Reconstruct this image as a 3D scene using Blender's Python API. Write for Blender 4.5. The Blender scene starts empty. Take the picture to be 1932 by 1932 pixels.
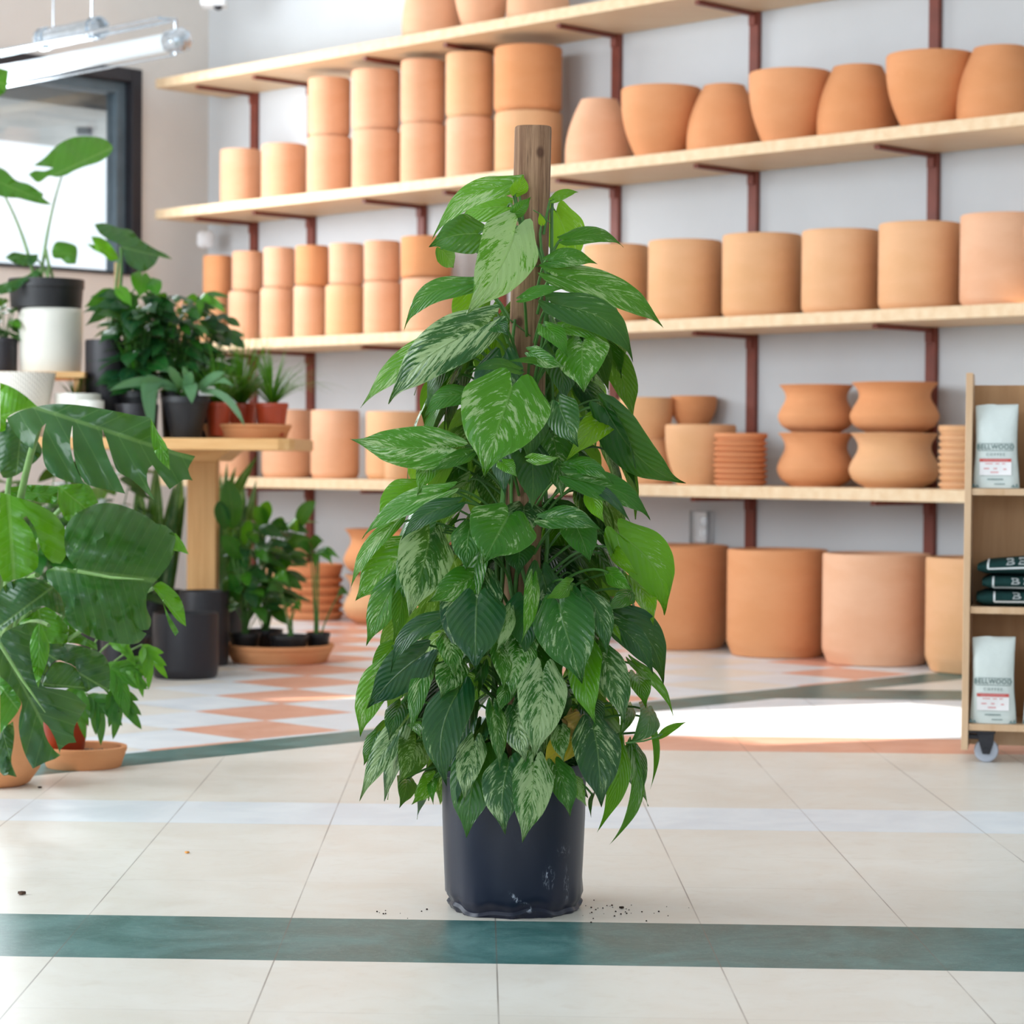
import bpy, bmesh, math, random
from mathutils import Vector, Matrix, geometry
PI = math.pi
random.seed(7)
scn = bpy.context.scene
COL = scn.collection

# ---------------------------------------------------------------- camera
F = 4550.0; CX = CY = 966.0
CAM = Vector((0, 0, 0.69))
_p, _r = 0.0224, 0.007
_f = Vector((0, math.cos(_p), -math.sin(_p)))
_u0 = Vector((0, math.sin(_p), math.cos(_p)))
_x0 = Vector((1, 0, 0))
RIGHT = _x0*math.cos(_r) + _u0*math.sin(_r)
UP = _u0*math.cos(_r) - _x0*math.sin(_r)
FWD = _f
cd = bpy.data.cameras.new('camera'); cam = bpy.data.objects.new('camera', cd); COL.objects.link(cam)
cam.matrix_world = Matrix(((RIGHT.x, UP.x, -FWD.x, 0), (RIGHT.y, UP.y, -FWD.y, 0), (RIGHT.z, UP.z, -FWD.z, CAM.z), (0, 0, 0, 1)))
cd.sensor_width = 36; cd.lens = F/1932*36; cd.clip_end = 200
cd.dof.use_dof = True; cd.dof.focus_distance = 3.62; cd.dof.aperture_fstop = 8.0
scn.camera = cam

# ---------------------------------------------------------------- light
w = bpy.data.worlds.new('sky'); scn.world = w; w.use_nodes = True
bg = w.node_tree.nodes['Background']; bg.inputs[0].default_value = (0.80, 0.91, 1.0, 1); bg.inputs[1].default_value = 1.2
sd = bpy.data.lights.new('sun', 'SUN'); sun = bpy.data.objects.new('sun', sd); COL.objects.link(sun)
sd.energy = 9; sd.angle = 0.02; sd.color = (1, 0.93, 0.82)
_el = math.radians(30)
_sv = Vector((1, 0.4, 0)).normalized()*math.cos(_el) + Vector((0, 0, math.sin(_el)))
sun.rotation_euler = _sv.to_track_quat('Z', 'Y').to_euler()
def area(name, loc, to, sx, sy, e, col):
    d = bpy.data.lights.new(name, 'AREA'); o = bpy.data.objects.new(name, d); COL.objects.link(o)
    d.shape = 'RECTANGLE'; d.size = sx; d.size_y = sy; d.energy = e; d.color = col
    o.location = loc; o.rotation_euler = (Vector(to)-Vector(loc)).to_track_quat('-Z', 'Y').to_euler()
    return o
area('added_daylight_fill', (-4.6, 4.4, 2.1), (0.3, 7.6, 1.0), 3.6, 2.2, 165, (0.86, 0.94, 1))  # added fill lamp, daylight from an unseen side on the left
area('added_daylight_fill', (-2.6, -1.8, 2.5), (0.2, 4.2, 0.5), 2.0, 1.7, 54, (0.75, 0.88, 1))  # second added fill lamp, behind the camera to the left
area('window_daylight', (-2.25, 9.9, 2.0), (0.2, 8.2, 1.8), 1.1, 0.9, 52, (0.88, 0.95, 1))
vs = scn.view_settings
scn.display_settings.display_device = 'sRGB'
vs.view_transform = 'Standard'; vs.look = 'None'; vs.exposure = 0.2; vs.gamma = 1.0; vs.use_curve_mapping = False

# ---------------------------------------------------------------- pixel helpers (1932 frame)
def ray(px, py):
    return (FWD + RIGHT*((px-CX)/F) - UP*((py-CY)/F))
def at(px, py, Y):
    d = ray(px, py); return CAM + d*(Y/d.y)
def onz(px, py, z=0.0):
    d = ray(px, py); return CAM + d*((z-CAM.z)/d.z)
def onC(px, py, C):                   # plane X+Y=C (parallel to the shelf wall)
    d = ray(px, py); return CAM + d*(C/(d.x+d.y))
def colY(px, z, Y):                   # point at depth Y, height z, seen at column px
    a = at(px, 900, Y); b = at(px, 1000, Y)
    t = (z-a.z)/(b.z-a.z); return a + (b-a)*t
def colC(px, z, C):
    a = onC(px, 400, C); b = onC(px, 900, C)
    t = (z-a.z)/(b.z-a.z); return a + (b-a)*t
def colof(P):
    v = P-CAM; return CX + F*v.dot(RIGHT)/v.dot(FWD), CY - F*v.dot(UP)/v.dot(FWD)

CW = 9.80
O = Vector((-1.42, 11.22, 0)); E_ = Vector((1, -1, 0))/math.sqrt(2); N_ = Vector((-1, -1, 0))/math.sqrt(2)
def W(s, d, z): return O + E_*s + N_*d + Vector((0, 0, z))

# ---------------------------------------------------------------- mesh builder
class MB:
    def __init__(s):
        s.v = []; s.f = []; s.m = []; s.uv = []; s.col = []; s.vg = []
    def _n(s, k=1, uv=(0, 0), col=(1, 1, 1), vg=0.0):
        for _ in range(k): s.uv.append(uv); s.col.append(col); s.vg.append(vg)
    def vert(s, p, uv=(0, 0), col=(1, 1, 1), vg=0.0):
        s.v.append(Vector(p)); s.uv.append(uv); s.col.append(col); s.vg.append(vg); return len(s.v)-1
    def face(s, idx, m=0): s.f.append(tuple(idx)); s.m.append(m)
    def grid(s, P, m=0, flip=False, closed=False, **k):   # P[row][col]
        R = len(P); C = len(P[0]); b = len(s.v)
        for r in P:
            for p in r: s.vert(p, **k)
        for i in range(R-1):
            for j in range(C if closed else C-1):
                j2 = (j+1) % C
                q = (b+i*C+j, b+i*C+j2, b+(i+1)*C+j2, b+(i+1)*C+j)
                s.face(q[::-1] if flip else q, m)
        return b
    def box(s, o, ex, ey, ez, m=0):      # origin corner + three edge vectors
        o = Vector(o); ex = Vector(ex); ey = Vector(ey); ez = Vector(ez); b = len(s.v)
        if ex.cross(ey).dot(ez) < 0: ex, ey = ey, ex
        for c in ((0,0,0),(1,0,0),(1,1,0),(0,1,0),(0,0,1),(1,0,1),(1,1,1),(0,1,1)):
            s.vert(o + ex*c[0] + ey*c[1] + ez*c[2])
        for q in ((0,3,2,1),(4,5,6,7),(0,1,5,4),(1,2,6,5),(2,3,7,6),(3,0,4,7)):
            s.face([b+i for i in q], m)
    def aabb(s, x0, x1, y0, y1, z0, z1, m=0): s.box((x0,y0,z0),(x1-x0,0,0),(0,y1-y0,0),(0,0,z1-z0), m)
    def lathe(s, c, prof, n=48, m=0, ax=None, fn=None):
        c = Vector(c); P = []
        if ax is None: a = Vector((0,0,1))
        else: a = Vector(ax).normalized()
        e1 = a.orthogonal().normalized() if ax is not None else Vector((1,0,0)); e2 = a.cross(e1)
        for (r, z) in prof:
            row = []
            for k in range(n):
                t = 2*PI*k/n; rr, zz = (r, z) if fn is None else fn(r, z, t)
                row.append(c + e1*(rr*math.cos(t)) + e2*(rr*math.sin(t)) + a*zz)
            P.append(row)
        s.grid(P, m, closed=True)
    def tube(s, pts, r, n=8, m=0, cap=True, **k):
        pts = [Vector(p) for p in pts]; L = len(pts); P = []
        rr = r if isinstance(r, (list, tuple)) else [r]*L
        t0 = (pts[1]-pts[0]).normalized(); a = t0.orthogonal().normalized()
        for i in range(L):
            t = (pts[min(i+1, L-1)]-pts[max(i-1, 0)])
            if t.length < 1e-9: t = t0.copy()
            t.normalize(); a = (a - t*a.dot(t))
            if a.length < 1e-6: a = t.orthogonal()
            a.normalize(); b_ = t.cross(a)
            P.append([pts[i] + a*(rr[i]*math.cos(2*PI*j/n)) + b_*(rr[i]*math.sin(2*PI*j/n)) for j in range(n)])
        b = s.grid(P, m, closed=True, **k)
        if cap:
            s.face([b+j for j in range(n)][::-1], m); e = b+(L-1)*n; s.face([e+j for j in range(n)], m)
    def build(s, name, mat, parent=None, loc=None, smooth=True, bevel=0.0, org=None, angle=40):
        base = Vector((0,0,0))
        if parent is not None:
            base = parent.matrix_world.translation.copy() if parent.parent is None else Vector(parent['_o'])
        elif org is not None: base = Vector(org)
        me = bpy.data.meshes.new(name)
        me.from_pydata([tuple(v-base) for v in s.v], [], s.f)
        mats = mat if isinstance(mat, (list, tuple)) else [mat]
        for q in mats: me.materials.append(q)
        me.polygons.foreach_set('material_index', s.m)
        if any(u != (0, 0) for u in s.uv):
            ul = me.uv_layers.new(name='UVMap')
            for lp in me.loops: ul.data[lp.index].uv = s.uv[lp.vertex_index]
            ca = me.color_attributes.new('tint', 'FLOAT_COLOR', 'POINT')
            for i, c in enumerate(s.col): ca.data[i].color = (c[0], c[1], c[2], 1)
            va = me.attributes.new('vg', 'FLOAT', 'POINT')
            va.data.foreach_set('value', s.vg)
        me.update(); me.validate()
        if smooth:
            me.shade_smooth()
            bm = bmesh.new(); bm.from_mesh(me); 
            for e in bm.edges:
                if len(e.link_faces) == 2 and e.calc_face_angle(0) > math.radians(angle): e.smooth = False
            bm.to_mesh(me); bm.free()
        o = bpy.data.objects.new(name, me); COL.objects.link(o)
        if parent is not None:
            o.parent = parent; o['_o'] = tuple(base)
        elif org is not None: o.location = base
        if bevel:
            b = o.modifiers.new('bevel', 'BEVEL'); b.width = bevel; b.segments = 2; b.limit_method = 'ANGLE'; b.harden_normals = False
        return o
def tag(o, label=None, cat=None, group=None, kind=None):
    if label: o['label'] = label
    if cat: o['category'] = cat
    if group: o['group'] = group
    if kind: o['kind'] = kind
    return o
def empty(name, loc, label, cat, group=None):
    o = bpy.data.objects.new(name, None); COL.objects.link(o); o.location = loc; o.empty_display_size = 0.05
    o.matrix_world = Matrix.Translation(Vector(loc))
    return tag(o, label, cat, group)
def struct(o): o['kind'] = 'structure'; return o

# ---------------------------------------------------------------- node helpers
def S2L(c): return tuple((x/255/12.92 if x/255 <= .04045 else ((x/255+.055)/1.055)**2.4) for x in c)
def newmat(name):
    m = bpy.data.materials.new(name); m.use_nodes = True; nt = m.node_tree
    return m, nt, nt.nodes['Principled BSDF']
def nd(nt, t, **k):
    n = nt.nodes.new(t)
    for a, b in k.items(): setattr(n, a, b)
    return n
class E:
    def __init__(s, nt, sock): s.nt = nt; s.s = sock
    def op(s, o, b=None, c=None, rev=False):
        n = s.nt.nodes.new('ShaderNodeMath'); n.operation = o
        args = [s, b, c]
        if rev: args = [b, s, c]
        for i, x in enumerate(args):
            if x is None: continue
            if isinstance(x, E): s.nt.links.new(x.s, n.inputs[i])
            else: n.inputs[i].default_value = x
        return E(s.nt, n.outputs[0])
    def __add__(s, b): return s.op('ADD', b)
    __radd__ = __add__
    def __sub__(s, b): return s.op('SUBTRACT', b)
    def __rsub__(s, b): return s.op('SUBTRACT', b, rev=True)
    def __mul__(s, b): return s.op('MULTIPLY', b)
    __rmul__ = __mul__
    def __truediv__(s, b): return s.op('DIVIDE', b)
    def gt(s, b): return s.op('GREATER_THAN', b)
    def lt(s, b): return s.op('LESS_THAN', b)
    def abs(s): return s.op('ABSOLUTE')
    def floor(s): return s.op('FLOOR')
    def fract(s): return s.op('FRACT')
    def mod(s, b): return s.op('FLOORED_MODULO', b)
    def sm(s, a, b):
        n = s.nt.nodes.new('ShaderNodeMapRange'); n.interpolation_type = 'SMOOTHSTEP'
        s.nt.links.new(s.s, n.inputs[0]); n.inputs[1].default_value = a; n.inputs[2].default_value = b
        return E(s.nt, n.outputs[0])
def between(e, a, b): return e.gt(a)*e.lt(b)
def mixc(nt, fac, a, b):
    n = nt.nodes.new('ShaderNodeMix'); n.data_type = 'RGBA'
    for i, x in ((0, fac), (6, a), (7, b)):
        if isinstance(x, E): nt.links.new(x.s, n.inputs[i])
        elif isinstance(x, bpy.types.NodeSocket): nt.links.new(x, n.inputs[i])
        elif isinstance(x, (int, float)): n.inputs[i].default_value = x
        else: n.inputs[i].default_value = (x[0], x[1], x[2], 1)
    return n.outputs[2]
def noise(nt, vec=None, scale=5, detail=3, rough=0.55, dist=0.0, out=0):
    n = nd(nt, 'ShaderNodeTexNoise'); n.inputs['Scale'].default_value = scale; n.inputs['Detail'].default_value = detail
    n.inputs['Roughness'].default_value = rough; n.inputs['Distortion'].default_value = dist
    if vec is not None: nt.links.new(vec, n.inputs['Vector'])
    return E(nt, n.outputs[out])
def coords(nt, which='Object', scale=(1, 1, 1), rot=(0, 0, 0), loc=(0, 0, 0)):
    t = nd(nt, 'ShaderNodeTexCoord'); m = nd(nt, 'ShaderNodeMapping')
    m.inputs['Scale'].default_value = scale; m.inputs['Rotation'].default_value = rot; m.inputs['Location'].default_value = loc
    nt.links.new(t.outputs[which], m.inputs[0]); return m.outputs[0]
def bump(nt, p, h, strength=0.2, dist=0.01):
    b = nd(nt, 'ShaderNodeBump'); b.inputs['Strength'].default_value = strength; b.inputs['Distance'].default_value = dist
    nt.links.new(h.s, b.inputs['Height']); nt.links.new(b.outputs[0], p.inputs['Normal'])
def simple(name, rgb, rough=0.6, metal=0.0, var=0.08, scale=12, spec=0.5, bmp=0.0):
    m, nt, p = newmat(name)
    v = coords(nt); n = noise(nt, v, scale, 4)
    c = mixc(nt, n.sm(.3, .7), [x*(1-var) for x in rgb], [min(1, x*(1+var)) for x in rgb])
    nt.links.new(c, p.inputs['Base Color']); p.inputs['Roughness'].default_value = rough; p.inputs['Metallic'].default_value = metal
    p.inputs['Specular IOR Level'].default_value = spec
    if bmp: bump(nt, p, noise(nt, v, scale*8, 3), bmp, 0.003)
    return m
# ================================================================ materials
M = {}
def mk_terra(name, a, b, objvar=0.25, rough=0.85):
    m, nt, p = newmat(name)
    oi = nd(nt, 'ShaderNodeObjectInfo'); rnd = E(nt, oi.outputs['Random'])
    v = coords(nt, 'Object', (1, 1, 2.5)); n1 = noise(nt, v, 3.5, 4, .6, .4); n2 = noise(nt, v, 40, 3)
    rings = noise(nt, coords(nt, 'Object', (.2, .2, 60)), 2, 2)
    f = n1.sm(.3, .72)*.55 + rnd*.45
    c = mixc(nt, f, a, b)
    c = mixc(nt, n2.sm(.55, .8)*.12, c, [min(1, x*1.25) for x in b])
    nt.links.new(c, p.inputs['Base Color']); p.inputs['Roughness'].default_value = rough
    p.inputs['Specular IOR Level'].default_value = 0.25
    bump(nt, p, rings*.6 + n2*.4, .25, .002)
    M[name] = m
mk_terra('terra_light', S2L((226, 168, 130)), S2L((238, 188, 154)))
mk_terra('terra_orange', S2L((218, 148, 98)), S2L((228, 162, 116)))
mk_terra('terra_red', S2L((212, 134, 88)), S2L((222, 150, 104)))
mk_terra('terra_tan', S2L((222, 168, 120)), S2L((234, 182, 140)))

def mk_wood(name, a, b, grain=(1.5, 22, 22), rot=(0, 0, 0), rough=0.55, sc=1.0):
    m, nt, p = newmat(name)
    v = coords(nt, 'Object', grain, rot)
    n = noise(nt, v, 2.2*sc, 6, .65, .6); n2 = noise(nt, v, 9*sc, 3)
    wv = nd(nt, 'ShaderNodeTexWave', wave_type='BANDS', bands_direction='Y'); wv.inputs['Scale'].default_value = .5*sc
    wv.inputs['Distortion'].default_value = 6; wv.inputs['Detail'].default_value = 2; nt.links.new(v, wv.inputs[0])
    f = n.sm(.3, .7)*.6 + E(nt, wv.outputs[1])*.3 + n2*.12
    nt.links.new(mixc(nt, f, b, a), p.inputs['Base Color']); p.inputs['Roughness'].default_value = rough
    bump(nt, p, n2, .1, .001)
    M[name] = m
mk_wood('shelf_wood', S2L((226, 190, 148)), S2L((238, 212, 176)), rot=(0, 0, PI/4))
mk_wood('bench_wood', S2L((214, 160, 98)), S2L((236, 192, 132)))
mk_wood('post_wood', S2L((210, 156, 96)), S2L((232, 184, 124)), grain=(22, 22, 1.5))
mk_wood('ply', S2L((206, 166, 126)), S2L((224, 190, 154)), grain=(14, 14, 1.5))
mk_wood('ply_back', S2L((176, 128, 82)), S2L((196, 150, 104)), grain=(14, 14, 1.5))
mk_wood('ply_edge', S2L((190, 150, 106)), S2L((214, 178, 136)), grain=(14, 14, 1.5))
mk_wood('stake_wood', S2L((178, 142, 96)), S2L((200, 160, 110)), grain=(40, 40, 3))

M['standard'] = simple('standard', S2L((122, 56, 40)), .5, 0, .12)
M['wall_white'] = simple('wall_white', S2L((206, 208, 210)), .85, 0, .02, 3, .3, .05)
M['wall_beige'] = simple('wall_beige', S2L((222, 216, 210)), .85, 0, .03, 3, .3, .05)
M['ceiling_paint'] = simple('ceiling_paint', S2L((235, 235, 235)), .9, 0, .02, 3)
M['black_frame'] = simple('black_frame', S2L((34, 32, 38)), .45, 0, .1)
M['grey_frame'] = simple('grey_frame', S2L((92, 108, 118)), .45, .2, .1)
M['concrete'] = simple('concrete', S2L((150, 160, 162)), .8, 0, .1, 4)
M['black_pot'] = simple('black_pot', S2L((34, 31, 36)), .42, 0, .1, 8, .4, .05)
M['black_plastic'] = simple('black_plastic', S2L((24, 24, 27)), .45, 0, .1, 30)
M['red_plastic'] = simple('red_plastic', S2L((176, 66, 34)), .4, 0, .1)
M['white_glaze'] = simple('white_glaze', S2L((228, 226, 216)), .25, 0, .03, 6)
M['chrome'] = simple('chrome', S2L((205, 214, 222)), .22, .9, .1, 30)
M['white_paint'] = simple('white_paint', S2L((232, 232, 234)), .5, 0, .02)
M['bag'] = simple('bag', S2L((218, 226, 222)), .55, 0, .03, 18, .4, .25)
M['ink'] = simple('ink', S2L((104, 128, 126)), .6)
M['red_ink'] = simple('red_ink', S2L((206, 84, 76)), .6)
M['label_white'] = simple('label_white', S2L((244, 240, 240)), .6)
M['pale_red'] = simple('pale_red', S2L((224, 140, 140)), .6)
M['shirt'] = simple('shirt', S2L((24, 56, 54)), .9, 0, .15, 60, .2, .3)
M['print'] = simple('print', S2L((226, 230, 230)), .7)
M['rubber'] = simple('rubber', S2L((36, 36, 44)), .5)
M['wheel'] = simple('wheel', S2L((190, 196, 210)), .35)
M['bark'] = simple('bark', S2L((78, 56, 42)), .9, 0, .3, 60)
M['soil'] = simple('soil', S2L((52, 38, 30)), .95, 0, .4, 80, .2, .8)
M['gravel'] = simple('gravel', S2L((150, 128, 108)), .9, 0, .4, 120, .2, .8)
M['orange_bit'] = simple('orange_bit', S2L((222, 150, 70)), .8)
M['stem'] = simple('stem', (.07, .19, .035), .45, 0, .25, 25)
M['stem_pale'] = simple('stem_pale', (.16, .30, .08), .45, 0, .2, 25)

def glassmat():
    m, nt, p = newmat('glass'); nt.nodes.remove(p)
    g = nd(nt, 'ShaderNodeBsdfGlossy'); g.inputs['Roughness'].default_value = .02
    t = nd(nt, 'ShaderNodeBsdfTransparent'); mx = nd(nt, 'ShaderNodeMixShader'); fr = nd(nt, 'ShaderNodeFresnel')
    fr.inputs[0].default_value = 1.45
    nt.links.new(fr.outputs[0], mx.inputs[0]); nt.links.new(t.outputs[0], mx.inputs[1]); nt.links.new(g.outputs[0], mx.inputs[2])
    nt.links.new(mx.outputs[0], nt.nodes['Material Output'].inputs[0]); return m
M['glass'] = glassmat()
def tubemat():
    m, nt, p = newmat('lamp_glass'); p.inputs['Base Color'].default_value = (.66, .74, .78, 1); p.inputs['Roughness'].default_value = .15
    p.inputs['Emission Color'].default_value = (.93, .98, 1, 1); p.inputs['Emission Strength'].default_value = .12; return m
M['lamp_glass'] = tubemat()

def mk_polewood():
    m, nt, p = newmat('pole_wood')
    v = coords(nt, 'Object', (1, 1, 1))
    vg = coords(nt, 'Object', (34, 34, 1.6)); g = noise(nt, vg, 2.6, 7, .7, .8); g2 = noise(nt, vg, 8, 4, .6, .3)
    sx = nd(nt, 'ShaderNodeSeparateXYZ'); nt.links.new(v, sx.inputs[0]); X, Y, Z = [E(nt, o) for o in sx.outputs]
    c = mixc(nt, g.sm(.30, .72), S2L((118, 86, 64)), S2L((176, 140, 110)))
    c = mixc(nt, g2.sm(.54, .72)*.55, c, S2L((72, 52, 42)))
    c = mixc(nt, noise(nt, v, 7, 3).sm(.45, .75)*.4, c, S2L((120, 84, 66)))
    for (kx, kz, r) in ((0.033, 1.153, .007), (.003, .896, .007), (.030, .850, .013), (.038, .61, .006), (-.004, .76, .005), (.02, .44, .008)):
        d = ((X-kx)*(X-kx) + (Z-kz)*(Z-kz)*.5 + Y*0.0).op('SQRT')
        k = (1.0 - d.sm(r*.35, r*1.25))
        ring = ((d*900).op('SINE')*.5+.5)*.5
        c = mixc(nt, k*.85, c, S2L((66, 40, 30)))
        c = mixc(nt, k*ring*.5, c, S2L((120, 82, 60)))
    nt.links.new(c, p.inputs['Base Color']); p.inputs['Roughness'].default_value = .8; p.inputs['Specular IOR Level'].default_value = .25
    bump(nt, p, g2 + g*.5, .5, .002)
    M['pole_wood'] = m
mk_polewood()

def mk_nursery():
    m, nt, p = newmat('nursery_plastic')
    v = coords(nt, 'Object'); sx = nd(nt, 'ShaderNodeSeparateXYZ'); nt.links.new(v, sx.inputs[0]); X, Y, Z = [E(nt, o) for o in sx.outputs]
    base = mixc(nt, noise(nt, v, 6, 3).sm(.3, .7), S2L((13, 20, 42)), S2L((22, 27, 48)))
    sc = noise(nt, coords(nt, 'Object', (1, 1, .45)), 130, 5, .7, 1.5).sm(.5, .6)
    patch = 0.0*X
    for (x, z, rx, rz, k, st) in ((.053, .062, .010, .020, -.15, 1), (.006, .030, .014, .006, -.9, 1), (.021, .018, .008, .008, -.6, 1), (.080, .045, .005, .035, .0, .45), (.075, .10, .012, .012, 0, .3)):
        dx = X-x; dz = Z-z - dx*k
        d = ((dx/rx)*(dx/rx) + (dz/rz)*(dz/rz)).op('SQRT')
        patch = patch + (1.0-d.sm(.35, 1.1))*st*(Y.lt(0))
    fleck = noise(nt, v, 260, 2).sm(.74, .8)*Z.lt(.17)*.5
    smear = noise(nt, coords(nt, 'Object', (1, 1, .3)), 24, 5, .6, 1).sm(.6, .85)*.12
    f = (patch*sc + fleck*.35*noise(nt, v, 9, 2).sm(.45, .6)).op('MINIMUM', 1.0)
    c = mixc(nt, smear, base, S2L((90, 96, 116))); c = mixc(nt, f*.8, c, S2L((176, 182, 196)))
    nt.links.new(c, p.inputs['Base Color'])
    r = f*.4+.36; nt.links.new(r.s, p.inputs['Roughness'])
    M['nursery_plastic'] = m
mk_nursery()

def mk_leaf(name, gloss=.32, transl=.30, veinlight=.35, vfreq=9.0):
    m, nt, p = newmat(name)
    uvn = nd(nt, 'ShaderNodeUVMap'); sx = nd(nt, 'ShaderNodeSeparateXYZ'); nt.links.new(uvn.outputs[0], sx.inputs[0])
    U, V = E(nt, sx.outputs[0]), E(nt, sx.outputs[1])
    tint = nd(nt, 'ShaderNodeAttribute', attribute_name='tint'); vga = nd(nt, 'ShaderNodeAttribute', attribute_name='vg')
    vg = E(nt, vga.outputs['Fac'])
    sdv = U.floor(); u = (U.fract()-.5)*2; au = u.abs(); sg = u.gt(0)
    pc = V - au*.42
    cb = nd(nt, 'ShaderNodeCombineXYZ')
    nt.links.new((pc*15).s, cb.inputs[0]); nt.links.new((au*2.0+sg*7.3).s, cb.inputs[1]); nt.links.new((sdv*3.7).s, cb.inputs[2])
    st = noise(nt, cb.outputs[0], 1.6, 6, .72, .25)
    cb2 = nd(nt, 'ShaderNodeCombineXYZ'); nt.links.new((V*2).s, cb2.inputs[0]); nt.links.new((u*1.1).s, cb2.inputs[1]); nt.links.new((sdv*5.1).s, cb2.inputs[2])
    big = noise(nt, cb2.outputs[0], 1.1, 2)
    th = .685 - (vg*.235 + (big-.5)*.55)
    pale = (st - th).sm(-.015, .05)*vg.gt(.04)
    col = mixc(nt, big.sm(.3, .7)*.25, tint.outputs[0], mixc(nt, .5, tint.outputs[0], (.10, .28, .03)))
    col = mixc(nt, pale*.9, col, mixc(nt, .8, tint.outputs[0], (.46, .60, .30)))
    mid = 1.0 - au.sm(.012, .05)
    ves = ((pc*vfreq).fract()-.5).abs()
    vein = (1.0 - ves.sm(.0, .07))*(1.0-au.sm(.75, 1.0))
    edge = au.sm(.955, .985)*.35
    col = mixc(nt, mid*veinlight + vein*veinlight*.4 + edge, col, mixc(nt, .6, tint.outputs[0], (.32, .52, .16)))
    nt.links.new(col, p.inputs['Base Color'])
    p.inputs['Roughness'].default_value = gloss; p.inputs['Specular IOR Level'].default_value = .36
    bump(nt, p, ves*1.0 + mid*(-.6) + st*.12, .6, .0024)
    tr = nd(nt, 'ShaderNodeBsdfTranslucent')
    nt.links.new(mixc(nt, .5, col, (.30, .55, .03)), tr.inputs[0])
    mx = nd(nt, 'ShaderNodeMixShader'); mx.inputs[0].default_value = transl
    nt.links.new(p.outputs[0], mx.inputs[1]); nt.links.new(tr.outputs[0], mx.inputs[2])
    nt.links.new(mx.outputs[0], nt.nodes['Material Output'].inputs[0])
    M[name] = m
mk_leaf('leaf', .24, .34); mk_leaf('leaf_big', .20, .24, .4, 7.0); mk_leaf('leaf_back', .3, .25, .3, 6.0)

def mk_floor():
    m, nt, p = newmat('floor_tile')
    g = nd(nt, 'ShaderNodeNewGeometry'); sx = nd(nt, 'ShaderNodeSeparateXYZ'); nt.links.new(g.outputs['Position'], sx.inputs[0])
    X, Y = E(nt, sx.outputs[0]), E(nt, sx.outputs[1]); T = .3048
    tx = (X + Y*.0134 - .0275)/T; ty = (Y + X*.04 - 3.275)/T
    pos = g.outputs['Position']
    cells = nd(nt, 'ShaderNodeTexWhiteNoise', noise_dimensions='2D'); cb = nd(nt, 'ShaderNodeCombineXYZ')
    nt.links.new(tx.floor().s, cb.inputs[0]); nt.links.new(ty.floor().s, cb.inputs[1]); nt.links.new(cb.outputs[0], cells.inputs[0])
    cr = E(nt, cells.outputs[0])
    m1 = noise(nt, pos, 5, 6, .65, 1.2); m2 = noise(nt, pos, 26, 5, .6, .8)
    cream = mixc(nt, m1.sm(.3, .72)*.6 + cr*.4, S2L((226, 218, 206)), S2L((236, 232, 224)))
    cream = mixc(nt, m2.sm(.5, .75)*.25, cream, S2L((214, 200, 184)))
    white = mixc(nt, m1.sm(.3, .7), S2L((222, 228, 234)), S2L((236, 240, 243)))
    teal = mixc(nt, m1.sm(.35, .7), S2L((50, 98, 96)), S2L((84, 128, 126)))
    scratch = noise(nt, coords(nt, 'Object', (1, 2.2, 1)), 11, 8, .75, 3.0)
    teal = mixc(nt, (1.0-(scratch-.5).abs().sm(.0, .02))*.30 + m2.sm(.5, .8)*.15, teal, S2L((150, 180, 180)))
    orange = mixc(nt, m1.sm(.3, .7), S2L((224, 160, 134)), S2L((234, 180, 158)))
    dg = Y - X
    back = dg.gt(6.455)                               # checkered field beyond the diagonal border
    diag = between(dg, 6.19, 6.455)
    front = dg.lt(6.19)
    D = T*math.sqrt(2)
    a = ((Y-6.5) + (X+.64))/D + .5; b = ((Y-6.5) - (X+.64))/D + .5
    ai, bi = a.floor(), b.floor()
    par = (ai+bi).mod(2.0)                              # 1 -> white
    k = (ai-bi)/2.0
    isor = k.mod(2.0).lt(.5)
    # colours
    chk = mixc(nt, par, mixc(nt, isor, cream, orange), white)
    c = mixc(nt, back, cream, chk)
    c = mixc(nt, diag, c, teal)
    far = dg.lt(6.3)
    c = mixc(nt, between(ty, 0, 1), c, teal)
    c = mixc(nt, between(ty, 4, 4.93)*front, c, white)
    c = mixc(nt, between(ty, 8, 9)*front*X.gt(.08), c, orange)
    c = mixc(nt, between(ty, 9, 12.2)*front*X.gt(.0), c, white)
    c = mixc(nt, between(ty, 12.2, 13.2)*far*X.gt(.3), c, teal)
    jx = (tx.fract()-.5).abs().gt(.4965); jy = (ty.fract()-.5).abs().gt(.4975)
    ja = (a.fract()-.5).abs().gt(.4965); jb = (b.fract()-.5).abs().gt(.4965)
    jt = (jx.op('MAXIMUM', jy*.45))*front + (ja.op('MAXIMUM', jb))*back*.6
    jn = noise(nt, pos, 3, 3).sm(.3, .6)*.6+.25
    c = mixc(nt, jt*jn*.8, c, S2L((108, 92, 82)))
    sp = noise(nt, pos, 160, 2).sm(.80, .84)
    c = mixc(nt, sp*.5, c, S2L((120, 96, 76)))
    nt.links.new(c, p.inputs['Base Color'])
    nt.links.new((m1*.2+.24).s, p.inputs['Roughness']); p.inputs['Specular IOR Level'].default_value = .42
    bump(nt, p, m2*.25 + m1*.6 - jt*.8, .12, .003)
    M['floor_tile'] = m
mk_floor()
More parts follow.
